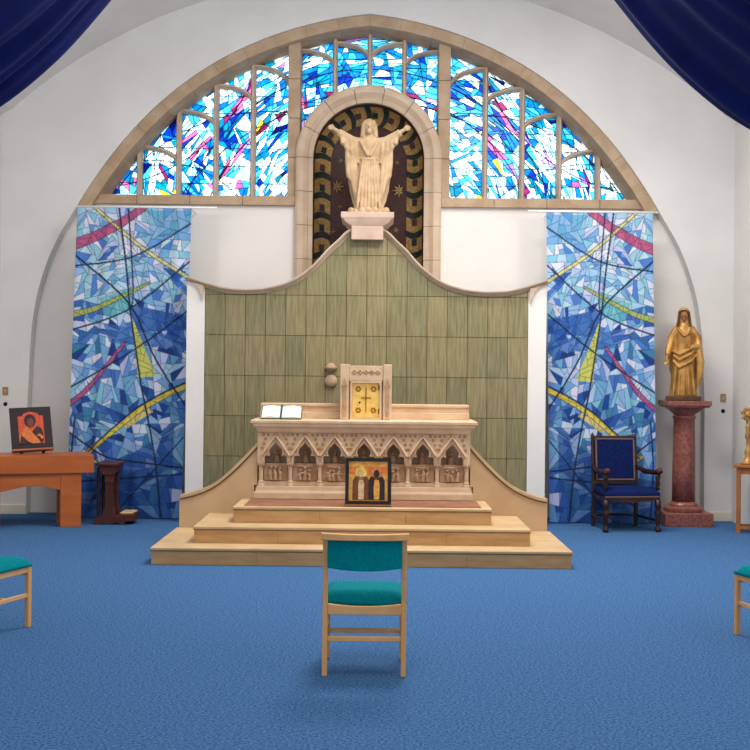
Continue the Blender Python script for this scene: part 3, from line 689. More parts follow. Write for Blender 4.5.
for sx in (-1, 1):
    for sz in (-1, 1):
        m = MB()
        for a in range(6): m.ball((tc_+sx*.075+.02*math.cos(a*PI/3), YT+.034, zc_+sz*.105+.02*math.sin(a*PI/3)), (.011, .006, .011), 8, 5)
        onDoor(m, 'door_rosette', M['goldrelief'])
m = MB().ball((tc_-.062, YT+.03, zc_-.028), .01, 8, 6); onDoor(m, 'door_lock', M['ico_dark'])
for z in (zc_+.13, zc_-.11): onDoor(MB().box(tc_+dw-.012, tc_+dw+.006, YT+.02, YT+.04, z-.03, z+.02), 'hinge', M['black'])
# open book on a low stand
bx, bz = on(281, 419, YA+.12)
bk = empty('open_book', (bx, YA+.12, ATOP)); tag(bk, 'open book with white pages and green cover lying on altar', 'book')
T = rot('X', math.radians(32))
m = MB(); m.box(-.20, .20, -.01, .20, .005, .014, T); m.box(-.16, .16, .13, .17, 0, .008); m.box(-.02, .02, .14, .16, 0, .09)
m.build('cover', M['bookgreen'], bk)
for sg in (-1, 1):
    rings = []
    for u in np.linspace(0, 1, 9):
        zt = .016+.028*math.sin(min(1, u*1.35)*PI/1.35*.5+.25)*(1-u**3*.75); x = sg*(.006+.185*u)
        rings.append([tuple(T @ Vector(p)) for p in ((x, 0, .0145), (x, .19, .0145), (x, .19, zt), (x, 0, zt))])
    MB().loft(rings).build('page_block', M['paper'], bk)
MB().box(-.008, .008, -.014, .195, .03, .046, T).build('ribbon', M['bookgreen'], bk)

# ------------------------------------------------------------------ icons
def ell(cx, cz, rx, rz, n=18, a0=0, a1=2*PI): return [(cx+rx*math.cos(a0+(a1-a0)*k/n), cz+rz*math.sin(a0+(a1-a0)*k/n)) for k in range(n+(0 if a1-a0 > 6.2 else 1))]
ibx, ibz = on(368, 508, 10.83)
ic = empty('framed_icon', (ibx, 10.83, PLZ+.010)); ic.rotation_euler = (math.radians(-9), 0, 0); tag(ic, 'black-framed gold icon of two haloed figures leaning before the altar', 'icon')
w2, h2 = .212, .44
m = MB(); m.box(-w2, w2, 0, .03, .012, .045); m.box(-w2, w2, 0, .03, h2-.03, h2); m.box(-w2, -w2+.032, 0, .03, .045, h2-.03); m.box(w2-.032, w2, 0, .03, .045, h2-.03)
m.build('frame', M['black'], ic)
MB().box(-w2+.03, w2-.03, .012, .026, .04, h2-.025).build('painted_panel', M['ico_gold'], ic)
MB().box(-w2-.005, w2+.005, -.01, .03, 0, .012).build('ledge', M['tablewood'], ic)
for sx, c1, c2 in ((-1, 'ico_cream', 'ico_brown'), (1, 'ico_brown', 'ico_black')):
    cx = sx*.072+.004
    MB().prism([(cx-.078, .055), (cx+.076, .055), (cx+.076, .23), (cx+.055, .27), (cx-.055, .27), (cx-.076, .23)], .008, .0125).build('robe', M[c2], ic)
    MB().prism([(cx-.022, .06), (cx+.026, .06), (cx+.03, .2), (cx+.018, .24), (cx-.018, .24), (cx-.026, .17)], .006, .0125).build('stole', M[c1 if sx < 0 else 'ico_gold'], ic)
    MB().prism(ell(cx, .305, .052, .056), .008, .0125).build('halo', M['ico_halo'] if sx < 0 else M['ico_orange'], ic)
    MB().prism(ell(cx, .298, .026, .036), .0055, .0125).build('head', M['ico_cream'] if sx < 0 else M['ico_black'], ic)
MB().box(-w2+.034, w2-.034, .009, .0125, .3, .36).build('painted_sky', M['ico_orange'], ic)

# ------------------------------------------------------------------ left side table with icon, prie-dieu
YTB = 12.60; tz = .765
tt = empty('altar_table', (on(94, 460, YTB)[0], YTB, 0), math.radians(20)); tag(tt, 'orange-brown wooden altar table against the left wall', 'table')
TL = -1.12                                    # local frame: right front corner at the origin
MB().box(TL, 0, 0, .55, tz-.19, tz).build('tabletop', M['orange'], tt, bevel=.004)
for (a, b) in ((-.34, -.125), (TL+.02, TL+.17)):
    MB().box(a, b, .03, .14, 0, tz-.19).build('leg', M['orange'], tt, bevel=.004)
    MB().box(a, b, .41, .52, 0, tz-.19).build('leg', M['orange'], tt, bevel=.004)
L_, Rr = TL+.17, -.34; zt_ = tz-.19
for yy in (.035, .46):
    MB().prism([(L_, zt_), (L_, zt_-.19), (L_+.26, zt_-.135), (Rr-.2, zt_-.135), (Rr, zt_-.18), (Rr, zt_)], yy, yy+.05).build('apron', M['orange'], tt, bevel=.003)
# icon on the table
ix, iz = on(33, 454, YTB+.05)
ti = empty('table_icon', (ix, YTB+.06, tz+.024)); ti.rotation_euler = (math.radians(-19), math.radians(-2.5), math.radians(24)); tag(ti, 'dark-bordered red and orange icon propped on the left table', 'icon')
w2, h2 = .215, .50
MB().box(-w2, w2, 0, .03, .03, h2).build('panel', M['charcoal'], ti, bevel=.003)
MB().box(-w2, w2, -.03, .06, .012, .03).build('stand_ledge', M['tablewood'], ti)
m = MB(); m.box(-.13, -.10, .02, .10, .002, .013); m.box(.10, .13, .02, .10, .002, .013); m.build('stand_foot', M['black'], ti)
MB().prism([(-.135, .09), (.13, .09), (.13, .40), (.09, .40), (.07, .43), (-.01, .45), (-.07, .43), (-.09, .40), (-.135, .40)], -.003, .001).build('painted_ground', M['ico_red'], ti)
MB().prism(ell(-.01, .345, .062, .075), -.006, .001).build('dark_halo', M['ico_dark'], ti)
MB().prism(ell(-.005, .325, .034, .05), -.009, .001).build('head', M['ico_brown'], ti)
MB().prism([(-.13, .09), (-.135, .16), (-.09, .25), (-.05, .285), (-.02, .25), (.02, .19), (.07, .13), (.08, .09)], -.007, .001).build('mantle', M['ico_orange'], ti)
MB().prism([(-.135, .09), (-.11, .19), (-.05, .12), (.0, .09)], -.009, .001).build('shadow_fold', M['ico_dark'], ti)
MB().prism([(.0, .22), (.06, .285), (.10, .26), (.12, .2), (.12, .12), (.10, .09), (.06, .15), (.03, .19)], -.0075, .001).build('small_robe', M['ico_dark'], ti)
MB().prism([(.04, .17), (.08, .2), (.12, .16), (.10, .13), (.08, .17)], -.009, .001).build('small_sleeve', M['ico_orange'], ti)
# prie-dieu seen from the side
YK = 12.75
px0, px1 = on(97, 500, YK)[0], on(134, 500, YK)[0]
pk = empty('prayer_kneeler', (px0+.12, YK, 0)); tag(pk, 'dark mahogany prayer kneeler standing beside the orange table', 'kneeler')
zt_ = on(105, 463, YK)[1]
m = MB(); m.box(px0-.02, px0+.23, YK-.03, YK+.36, zt_-.03, zt_); rel(m.build('desk_top', M['redwood'], bevel=.006), pk)
m = MB(); m.prism([(px0+.01, zt_-.03), (px0+.21, zt_-.03), (px0+.20, zt_-.10), (px0+.165, zt_-.13), (px0+.07, zt_-.13), (px0+.02, zt_-.10)], YK, YK+.33); rel(m.build('book_box', M['redwood'], bevel=.004), pk)
for yy in (YK+.01, YK+.24):
    m = MB(); cx = px0+.125
    rings = [[(cx+sx*a, yy+.035+sy*b, z) for sx, sy in ((-1, -1), (1, -1), (1, 1), (-1, 1))] for a, b, z in ((.075, .035, .10), (.06, .03, .16), (.048, .028, .2), (.040, .026, zt_-.24), (.052, .03, zt_-.2), (.045, .028, zt_-.18), (.055, .03, zt_-.13))]
    m.loft(rings); rel(m.build('carved_upright', M['redwood'], bevel=.005), pk)
    m = MB(); m.prism([(px0-.05, 0), (px0+.03, 0), (px0+.06, .02), (px0+.22, .02), (px0+.25, 0), (px0+.30, 0), (px0+.28, .07), (px0+.21, .10), (px0+.05, .10), (px0-.02, .06)], yy, yy+.07); rel(m.build('foot', M['redwood'], bevel=.005), pk)
    m = MB(); m.tube([(px0+.005, yy+.03, .08), (px0+.0, yy+.03, zt_-.05)], .017, 8); rel(m.build('back_post', M['darkwood']), pk)
m = MB(); m.box(px0+.2, px1, YK+.02, YK+.32, .035, .11); rel(m.build('kneeling_board', M['redwood'], bevel=.006), pk)
m = MB(); m.box(px0+.24, px1-.02, YK+.04, YK+.30, .11, .135); rel(m.build('kneeling_pad', M['tape'], bevel=.01), pk)

# ------------------------------------------------------------------ printed cloth banners
def banner_mesh():
    NU, NVv = 190, 520
    u = np.linspace(0, 1, NU); v = np.linspace(0, 1, NVv); U, V = np.meshgrid(u, v)
    X = (75+115*U)                              # print coordinates: the left banner's own pixels
    Yp = (208+315*V)
    rg = np.random.RandomState(4)
    col = np.zeros(U.shape+(3,)); line = np.zeros(U.shape)
    pal_hi = [(198, 204, 222), (172, 204, 220), (150, 190, 216), (208, 210, 226), (136, 188, 206), (112, 158, 206), (172, 184, 220)]
    pal_mid = [(138, 176, 216), (98, 146, 206), (166, 194, 224), (76, 120, 194), (128, 186, 210), (198, 208, 230), (60, 102, 182), (108, 164, 204), (180, 190, 222)]
    pal_lo = [(44, 86, 160), (36, 72, 148), (70, 116, 180), (52, 102, 162), (96, 144, 196), (32, 62, 128), (132, 168, 212), (62, 122, 162), (70, 116, 186)]
    def rec(mask, depth):
        idx = np.nonzero(mask); n = len(idx[0])
        if n == 0: return
        cx, cy = X[idx].mean(), Yp[idx].mean(); a = n/(NU*NVv)*115*315
        vv = (cy-208)/315
        tgt = 70 if vv < .75 else 150
        if a < tgt*rg.uniform(.4, 1.9) or depth > 14:
            pr = rg.rand()
            if vv < .30: pal = pal_hi if pr < .72 else pal_mid
            elif vv < .62: pal = pal_mid if pr < .6 else (pal_hi if pr < .8 else pal_lo)
            else: pal = pal_lo if pr < .68 else pal_mid
            col[idx] = pal[rg.randint(len(pal))]; return
        th = rg.choice([-.5, .55, 1.2, -1.1, 1.55, 0.05])+rg.uniform(-.3, .3)
        sx, sy = X[idx].std()+1e-3, Yp[idx].std()+1e-3
        if sx > 2.2*sy: th = PI/2+rg.uniform(-.5, .5)
        if sy > 2.2*sx: th = rg.uniform(-.6, .6)
        nx, ny = -math.sin(th), math.cos(th)
        k = rg.randint(n); f = rg.uniform(0, .35)
        d = nx*(X-(cx*(1-f)+X[idx][k]*f))+ny*(Yp-(cy*(1-f)+Yp[idx][k]*f))
        lm = mask & (np.abs(d) < .36); line[lm] = np.maximum(line[lm], .42)
        rec(mask & (d < 0), depth+1); rec(mask & (d >= 0), depth+1)
    rec(np.ones(U.shape, bool), 0)
    def curve(pts, n=160): return np.array(smoothline(pts, n))
    def dist(pts):
        c = curve(pts, 60); d = np.full(U.shape, 1e9); t = np.zeros(U.shape); s = np.zeros(U.shape)
        for i in range(len(c)-1):
            p, q = c[i], c[i+1]; e = q-p; L2 = e@e
            tt_ = np.clip(((X-p[0])*e[0]+(Yp-p[1])*e[1])/L2, 0, 1); dd = np.hypot(X-p[0]-tt_*e[0], Yp-p[1]-tt_*e[1])
            sg = np.sign((X-p[0])*e[1]-(Yp-p[1])*e[0])
            m_ = dd < d; d[m_] = dd[m_]; t[m_] = (i+tt_[m_])/(len(c)-1); s[m_] = sg[m_]
        return d, t
    def band(pts, w0, w1, c, blend=.88):
        d, t = dist(pts); w_ = w0+(w1-w0)*t; m_ = d < w_
        col[m_] = col[m_]*(1-blend)+np.array(c)*blend
        e = (np.abs(d-w_) < .45); line[e] = np.maximum(line[e], .6)
    def tri(P, c, blend=.85):
        m_ = np.ones(U.shape, bool); n = len(P)
        ar = sum(P[i][0]*P[(i+1) % n][1]-P[(i+1) % n][0]*P[i][1] for i in range(n))
        for i in range(n):
            p, q = P[i], P[(i+1) % n]; m_ &= (((q[0]-p[0])*(Yp-p[1])-(q[1]-p[1])*(X-p[0]))*np.sign(ar) >= 0)
        col[m_] = col[m_]*(1-blend)+np.array(c)*blend
    tri([(100, 300), (135, 288), (132, 312), (108, 322)], (96, 176, 178), .7)
    tri([(128, 305), (190, 318), (190, 332), (140, 334)], (40, 86, 164), .8); tri([(105, 325), (190, 340), (190, 352), (112, 345)], (60, 104, 178), .7)
    tri([(162, 268), (187, 272), (178, 284)], (36, 80, 160)); tri([(128, 255), (142, 258), (138, 264)], (70, 130, 180))
    tri([(145, 210), (190, 210), (188, 232), (150, 240)], (64, 138, 186), .55)
    tri([(120, 470), (180, 430), (180, 470), (135, 500)], (30, 64, 140), .55); tri([(70, 480), (180, 470), (180, 523), (68, 523)], (30, 66, 130), .5)
    tri([(155, 430), (168, 440), (160, 462)], (160, 180, 214), .8); tri([(100, 448), (112, 462), (108, 474)], (180, 190, 220), .8)
    band([(70, 247), (92, 238), (118, 224), (142, 207)], 5.6, 3.6, (176, 72, 112))
    band([(70, 411), (88, 396), (106, 374), (127, 345)], 2.8, 1.6, (168, 74, 124))
    band([(92, 207), (140, 247), (190, 279)], 1.6, 1.9, (206, 198, 120))
    band([(70, 318), (95, 311), (125, 297), (150, 284)], 3.4, 1.2, (168, 176, 84))
    tri([(132, 314), (160, 379), (142, 380)], (196, 196, 92), .95)
    band([(92, 458), (112, 441), (140, 417), (165, 401), (192, 388)], 2.4, 2.8, (218, 194, 70), .95)
    tri([(126, 427), (152, 410), (158, 415), (133, 432)], (222, 202, 110), .9)
    band([(90, 456), (104, 468)], 1.8, 1.2, (220, 200, 120), .9)
    for pts, w_ in [(p_, q_*.72) for p_, q_ in (([(72, 268), (133, 257), (192, 222)], .75), ([(72, 254), (130, 305), (158, 360), (190, 408)], .8), ([(117, 207), (125, 260), (132, 313), (145, 385), (160, 455), (170, 523)], .8),
                    ([(126, 207), (134, 290), (132, 313)], .6), ([(70, 334), (130, 311), (192, 260)], .75), ([(68, 395), (140, 350), (192, 310)], .75), ([(70, 433), (110, 460), (150, 467), (192, 472)], .8),
                    ([(68, 488), (120, 484), (192, 478)], .7), ([(80, 420), (78, 470), (82, 523)], .8), ([(92, 458), (112, 438), (140, 413), (165, 397), (192, 384)], .8), ([(190, 440), (120, 523)], .5))]:
        d, t = dist(pts); m_ = d < w_; line[m_] = .92; e = (d >= w_) & (d < w_+.5); line[e] = np.maximum(line[e], .5)
    col = col+rg.uniform(-5, 5, U.shape)[..., None]
    col = col*(1-line[..., None])+np.array((26, 36, 62))*line[..., None]
    c = np.clip(col, 0, 255)/255; c = np.where(c <= .04045, c/12.92, ((c+.055)/1.055)**2.4)
    # hanging shape in metres, hem wider and drifting outward a little
    W_, Hh = 1.29, BT-.012
    xw = -W_/2+W_*U-.085*V
    fold = .016*np.sin(U*23+.6*np.sin(V*2.2))*(0.25+V*.9)+.007*np.sin(U*51+V*3)
    zw = BT-(Hh)*V
    yw = -fold
    vs = np.stack([xw, yw, zw], -1).reshape(-1, 3)
    I = np.arange(NU*NVv).reshape(NVv, NU)
    fs = np.stack([I[:-1, :-1], I[1:, :-1], I[1:, 1:], I[:-1, 1:]], -1).reshape(-1, 4)
    me = bpy.data.meshes.new('banner_cloth'); me.from_pydata(vs.tolist(), [], fs.tolist()); me.update()
    at = me.color_attributes.new('print', 'FLOAT_COLOR', 'POINT')
    at.data.foreach_set('color', np.concatenate([c.reshape(-1, 3), np.ones((NU*NVv, 1))], 1).astype(np.float32).ravel())
    me.polygons.foreach_set('use_smooth', [True]*len(me.polygons))
    return me
YB = 13.30
BT = on(130, 208, YB)[1]
mb_ = bpy.data.materials.new('banner_print'); mb_.use_nodes = True; nt = mb_.node_tree; b_ = nt.nodes['Principled BSDF']
at_ = nt.nodes.new('ShaderNodeAttribute'); at_.attribute_name = 'print'; nt.links.new(at_.outputs['Color'], b_.inputs['Base Color']); b_.inputs['Roughness'].default_value = .8; b_.inputs['Specular IOR Level'].default_value = .15
me_b = banner_mesh(); me_b.materials.append(mb_)
for sg, sd in ((1, 'left'), (-1, 'right')):
    bx = -2.63 if sg > 0 else 2.61
    be = empty('banner', (bx, YB, 0)); tag(be, 'tall blue mosaic-print cloth banner hanging %s of the reredos' % sd, 'banner', 'blue printed banners beside the reredos')
    o = mobj('cloth', me_b, mb_, be); o.scale = (sg if sg > 0 else -.93, 1, 1)
    m = MB(); m.tube([(-.66, 0, BT+.012), (.93 if sg > 0 else .66, 0, BT+.012)] if sg > 0 else [(-.80, 0, BT+.012), (.66, 0, BT+.012)], .012, 8)
    m.build('rod', M['white'], be, smooth=True)
    for x in (-.55, .62):
        MB().tube([(x, 0, BT+.012), (x, .50, BT+.012)], .008, 6).build('rod_bracket', M['white'], be)

# ------------------------------------------------------------------ carved throne
th = empty('carved_armchair', (on(627, 530, 12.86)[0]-.045, 12.86, 0), math.radians(8)); tag(th, 'dark carved wooden armchair with navy upholstery before right banner', 'armchair')
SWf, SWb, dF, dB = .29, .245, -.27, .27
SEAT = .42; BH = 1.02
for sg in (-1, 1):
    m = MB(); m.tube([(sg*SWb, dB, .0), (sg*SWb, dB, .40), (sg*SWb, dB+.02, .70), (sg*SWb, dB+.06, BH-.05)], [.026, .024, .022, .020], 8)
    m.lathe([(.018, 0), (.026, .012), (.015, .022), (.022, .036), (.012, .055), (.004, .07)], (sg*SWb, dB+.06, BH-.055), 10)
    m.build('back_post', M['darkwood'], th)
    m = MB(); m.lathe([(.02, 0), (.032, .01), (.036, .03), (.026, .05), (.018, .07), (.024, .10), (.036, .19), (.038, .22), (.022, .25), (.034, .265), (.034, .345)], (sg*SWf, dF, 0), 12); m.build('front_leg', M['darkwood'], th, smooth=True)
    m = MB(); m.lathe([(.026, 0), (.018, .03), (.027, .06), (.02, .10), (.03, .13), (.022, .17)], (sg*SWf, dF+.01, SEAT+.03), 10); m.build('arm_post', M['darkwood'], th, smooth=True)
    m = MB(); m.tube([(sg*SWb, dB+.01, .66), (sg*(SWf-.02), .05, .625), (sg*SWf, dF+.06, .635), (sg*SWf, dF-.02, .655)], [.022, .03, .028, .032], 10)
    m.build('arm', M['darkwood'], th, smooth=True)
    m = MB(); m.ball((sg*SWf, dF-.035, .652), (.036, .04, .036), 10, 8); m.ball((sg*SWf, dF-.055, .66), (.022, .03, .022), 8, 6); m.build('arm_scroll', M['redwood'], th, smooth=True)
    m = MB(); m.tube([(sg*SWf, dF, .12), (sg*SWb, dB, .12)], .014, 8); m.build('stretcher', M['darkwood'], th)
m = MB(); m.tube([(-SWb, dB, .12), (-.1, dB-.02, .13), (.1, dB-.02, .13), (SWb, dB, .12)], .014, 8); m.build('stretcher', M['darkwood'], th)
m = MB(); m.hprism([(-SWf-.02, dF-.02), (SWf+.02, dF-.02), (SWb+.015, dB), (-SWb-.015, dB)], .335, .375); m.build('seat_rail', M['darkwood'], th, bevel=.004)
m = MB(); m.prism([(-.25, .34), (-.18, .325), (-.1, .33), (0, .315), (.1, .33), (.18, .325), (.25, .34)], dF-.02, dF); m.build('carved_apron', M['redwood'], th)
sp_ = [(-SWf-.015, dF-.02), (SWf+.015, dF-.02), (SWb+.01, dB-.03), (-SWb-.01, dB-.03)]
def sc_(p, f): return [(x*f, (y-0)*f) for x, y in p]
m = MB(); m.loft([[(x, y, z) for x, y in sc_(sp_, f)] for f, z in ((1, .375), (1.02, .40), (1.0, .43), (.9, .455), (.6, .468))]); m.build('seat', M['navy'], th, bevel=.012)
m = MB(); m.box(-SWf-.018, SWf+.018, dF-.026, dF-.018, .374, .388); m.build('seat_braid', M['navytrim'], th)
T = Matrix.Translation((0, dB+.0, .47)) @ rot('X', math.radians(-6))
m = MB(); m.box(-SWb+.02, SWb-.02, -.03, .02, .05, .50, T); m.build('backrest', M['navy'], th, bevel=.012)
m = MB()
for bx_ in ((-SWb+.02, -SWb+.036, .04, .505), (SWb-.036, SWb-.02, .04, .505)): m.box(bx_[0], bx_[1], -.034, -.02, bx_[2], bx_[3], T)
m.box(-SWb+.02, SWb-.02, -.034, -.02, .49, .505, T); m.box(-SWb+.02, SWb-.02, -.034, -.02, .04, .055, T); m.build('back_braid', M['navytrim'], th)
m = MB(); m.box(-SWb, SWb, -.02, .025, .505, .53, T); m.build('top_rail', M['darkwood'], th)
m = MB(); m.box(-SWb, SWb, -.015, .02, .0, .04, T); m.build('lower_rail', M['darkwood'], th)

# ------------------------------------------------------------------ marble column and gilded statue
cx, _ = on(683, 520, 13.35); YCc = 13.34
co = empty('marble_column', (cx, YCc, 0)); tag(co, 'reddish marble pedestal column with square capital by right wall', 'column')
MB().box(-.27, .27, -.26, .26, 0, .15).build('base_block', M['marble'], co, bevel=.008)
MB().lathe([(.21, .15), (.215, .165), (.215, .19), (.195, .205), (.165, .215), (.165, .23), (.15, .25), (.132, .26)], (0, 0, 0), 32).build('base_ring', M['marble'], co, smooth=False)
MB().lathe([(.130, .26), (.128, .6), (.121, 1.0), (.118, 1.19), (.130, 1.20), (.130, 1.222), (.118, 1.23)], (0, 0, 0), 32).build('shaft', M['marble'], co, smooth=True)
ctop = on(685, 401, YCc-.25)[1]
rings = []
for f, z in ((0, 1.235), (.25, 1.255), (.6, 1.29), (1, ctop-.055)):
    rings.append([((.118+.10*f**1.5)*(math.cos(a)+(math.copysign(min(1, abs(math.cos(a))*1.414), math.cos(a))-math.cos(a))*f), (.118+.09*f**1.5)*(math.sin(a)+(math.copysign(min(1, abs(math.sin(a))*1.414), math.sin(a))-math.sin(a))*f), z) for a in [2*PI*k/32 for k in range(32)]])
MB().loft(rings).build('capital', M['marble'], co)
MB().box(-.245, .245, -.235, .235, ctop-.055, ctop).box(-.23, .23, -.22, .22, ctop-.075, ctop-.055).build('abacus', M['marble'], co, bevel=.006)
sm = empty('gilded_statue', (cx-.02, YCc-.02, ctop), math.radians(-12)); sm.scale = (1.0, 1.0, 1.035); tag(sm, 'gilded statue of a veiled robed woman standing on marble column', 'statue')
m = MB()
m.loft([ring(.0, 0, z, rx, ry, 64, fo, 7, z*4) for z, rx, ry, fo in ((.045, .15, .12, .05), (.10, .142, .115, .06), (.25, .135, .11, .06), (.40, .145, .11, .05), (.52, .14, .105, .04), (.62, .112, .09, .03), (.72, .115, .088, .02), (.79, .085, .068, .01), (.83, .05, .05, 0), (.86, .038, .04, 0))])
# cloak over both shoulders, long at the figure's left
m.loft([ring(.015, .035, z, rx, ry, 64, fo, 9, z*5) for z, rx, ry, fo in ((.20, .13, .08, .05), (.34, .17, .085, .06), (.50, .18, .08, .05), (.64, .165, .075, .03), (.74, .135, .065, .02), (.80, .09, .055, 0), (.85, .055, .045, 0))])
for z0_, z1_, x0_, x1_ in ((.60, .50, -.13, .14), (.55, .43, -.12, .14), (.49, .33, -.12, .14)):   # swag folds across the skirt
    m.tube([(x0_, -.06, z0_-.06), (-.05, -.115, (z0_+z1_)/2-.05), (.08, -.115, (z0_+z1_)/2+.02), (x1_, -.05, z0_+.03)], [.012, .02, .02, .014], 8)
for k in range(5):
    x = -.10+.05*k; m.tube([(x*.8, -.10, .40), (x, -.118, .22), (x*1.15, -.13, .06)], [.008, .014, .015], 6)
m.tube([(-.075, 0, .79), (-.135, -.02, .68), (-.165, -.06, .56), (-.18, -.10, .49)], [.042, .045, .04, .03], 10)      # arm held down and out
m.tube([(-.18, -.10, .495), (-.188, -.12, .45)], [.022, .018], 8)
fingers(m, (-.19, -.125, .435), (-.05, -.35, -.9), (.8, -.3, 0), (.6, -.6, -.2), .05, .0085)
m.tube([(.075, 0, .79), (.15, -.01, .68), (.155, -.07, .58), (.08, -.115, .585)], [.042, .046, .04, .028], 10)             # arm folded across
fingers(m, (.05, -.125, .59), (-1, -.15, .1), (0, -.2, .9), (-.2, -.5, .9), .045, .0085)
m.tube([(.15, -.05, .60), (.18, -.06, .42), (.17, -.065, .25), (.15, -.06, .14)], [.04, .045, .035, .012], 10)
m.tube([(0, 0, .82), (0, -.005, .88)], [.042, .036], 10)
m.tube([(-.07, -.05, .80), (-.04, -.09, .74), (0, -.095, .70)], .011, 8); m.tube([(.07, -.05, .80), (.05, -.09, .73), (0, -.095, .70)], .011, 8)
remeshed(m, 'robed_figure', M['gold'], sm, .0062, 1)
m = MB(); m.ball((0, -.024, .925), (.043, .055, .060), 16, 12); m.tube([(0, -.01, .81), (0, -.018, .89)], [.036, .030], 10); m.tube([(0, -.07, .935), (0, -.088, .915)], [.006, .011], 6)
m.ball((0, -.073, .893), (.012, .008, .006), 8, 5); m.ball((0, -.062, .878), (.016, .014, .012), 8, 5)
for sg in (-1, 1): m.tube([(sg*.008, -.073, .942), (sg*.03, -.064, .941)], .005, 6)
remeshed(m, 'face', M['facegold'], sm, .0045, 1)
m = MB()
for sg in (-1, 1): m.tube([(sg*.03, -.045, .985), (sg*.052, -.035, .95), (sg*.058, -.03, .90), (sg*.066, -.04, .84), (sg*.072, -.055, .79)], [.012, .015, .017, .016, .007], 8)
m.tube([(-.045, -.04, .97), (-.02, -.07, .985), (.02, -.07, .985), (.045, -.04, .97)], .010, 8)
remeshed(m, 'hair', M['statdark'], sm, .005, 1)
m = MB()
m.loft([ring(0, .012, z, rx, ry, 32, .02, 9, 0) for z, rx, ry in ((.80, .10, .05), (.86, .075, .055), (.93, .066, .058), (.975, .062, .066), (1.0, .048, .055), (1.015, .02, .025))])
m.tube([(-.06, -.02, .955), (-.035, -.06, .985), (0, -.07, .993), (.035, -.06, .985), (.06, -.02, .955)], .014, 8)
remeshed(m, 'veil', M['gold'], sm, .0055, 1)
MB().box(-.19, .19, -.14, .14, 0, .05).build('plinth', M['statdark'], sm, bevel=.01)

# ------------------------------------------------------------------ right-hand console table with gilt ornament
YC = 12.62; rx0 = on(733.5, 466, YC)[0]; rz = on(740, 465, YC)[1]; RW, RD = .235, .28
rt = empty('console_table', (rx0, YC, 0), math.radians(-18)); tag(rt, 'narrow brown wooden table at the right edge', 'table')
MB().box(0, RW, 0, RD, rz-.03, rz).build('tabletop', M['tablewood'], rt, bevel=.005)
for yy in (.02, RD-.07):
    for x in (.03, RW-.06): MB().box(x, x+.045, yy, yy+.045, 0, rz-.03).build('leg', M['tablewood'], rt, bevel=.003)
    MB().box(.075, RW-.06, yy+.01, yy+.035, rz-.10, rz-.03).build('apron', M['tablewood'], rt)
    MB().box(.075, RW-.06, yy+.01, yy+.035, .04, .075).build('stretcher', M['tablewood'], rt)
og = empty('gilt_ornament', (4.125, YC+.09, rz)); tag(og, 'ornate gilt stand with leafy top on the right-hand table', 'ornament')
MB().lathe([(.07, 0), (.07, .02), (.06, .03), (.045, .05), (.025, .09), (.04, .13), (.022, .17), (.018, .26), (.035, .30), (.022, .36), (.03, .40), (.015, .45)], (0, 0, 0), 16).build('stem', M['gold'], og, smooth=True)
for k in range(14):
    a = 2*PI*k/14; m = MB(); R = .065 if k % 2 else .08; c = Vector((0, 0, .54)); d = Vector((math.cos(a), 0, math.sin(a)))
    q = Vector((-d.z, 0, d.x))
    m.tube([c+d*.03, c+d*R*.8+q*.015, c+d*R*1.15], [.016, .022, .006], 8, .6); m.build('leaf_ray', M['gold'], og, smooth=True)
MB().ball((0, 0, .54), (.045, .03, .045)).build('centre', M['gold'], og, smooth=True)

# ------------------------------------------------------------------ small wall fittings
for px, py, sd in ((5.5, 391, 'left'), (723, 398, 'right')):
    x, z = on(px, py, YW)
    o = MB().box(-.032, .032, -.012, 0, -.048, .048).build('switch_plate', M['brass'], bevel=.004); o.location = (x, YW, z); o2 = MB().box(-.012, .012, -.02, -.012, -.018, .018).build('rocker', M['tape'], o, bevel=.002)
    tag(o, 'small brass plate on the end wall, %s side' % sd, 'wall plate', 'brass plates on the end wall')
    x, z = on(px, py+13, YW)
    o = empty('wall_socket', (x, YW, z)); MB().lathe([(.024, 0), (.024, .006), (.016, .012), (.008, .013)], (0, 0, 0), 14).build('rim', M['black'], o); o.children[0].rotation_euler = (PI/2, 0, 0); MB().ball((0, -.014, 0), .007, 8, 6).build('knob', M['black'], o)
    tag(o, 'small black wall fitting beneath the %s brass plate' % sd, 'wall fitting', 'black fittings on the end wall')

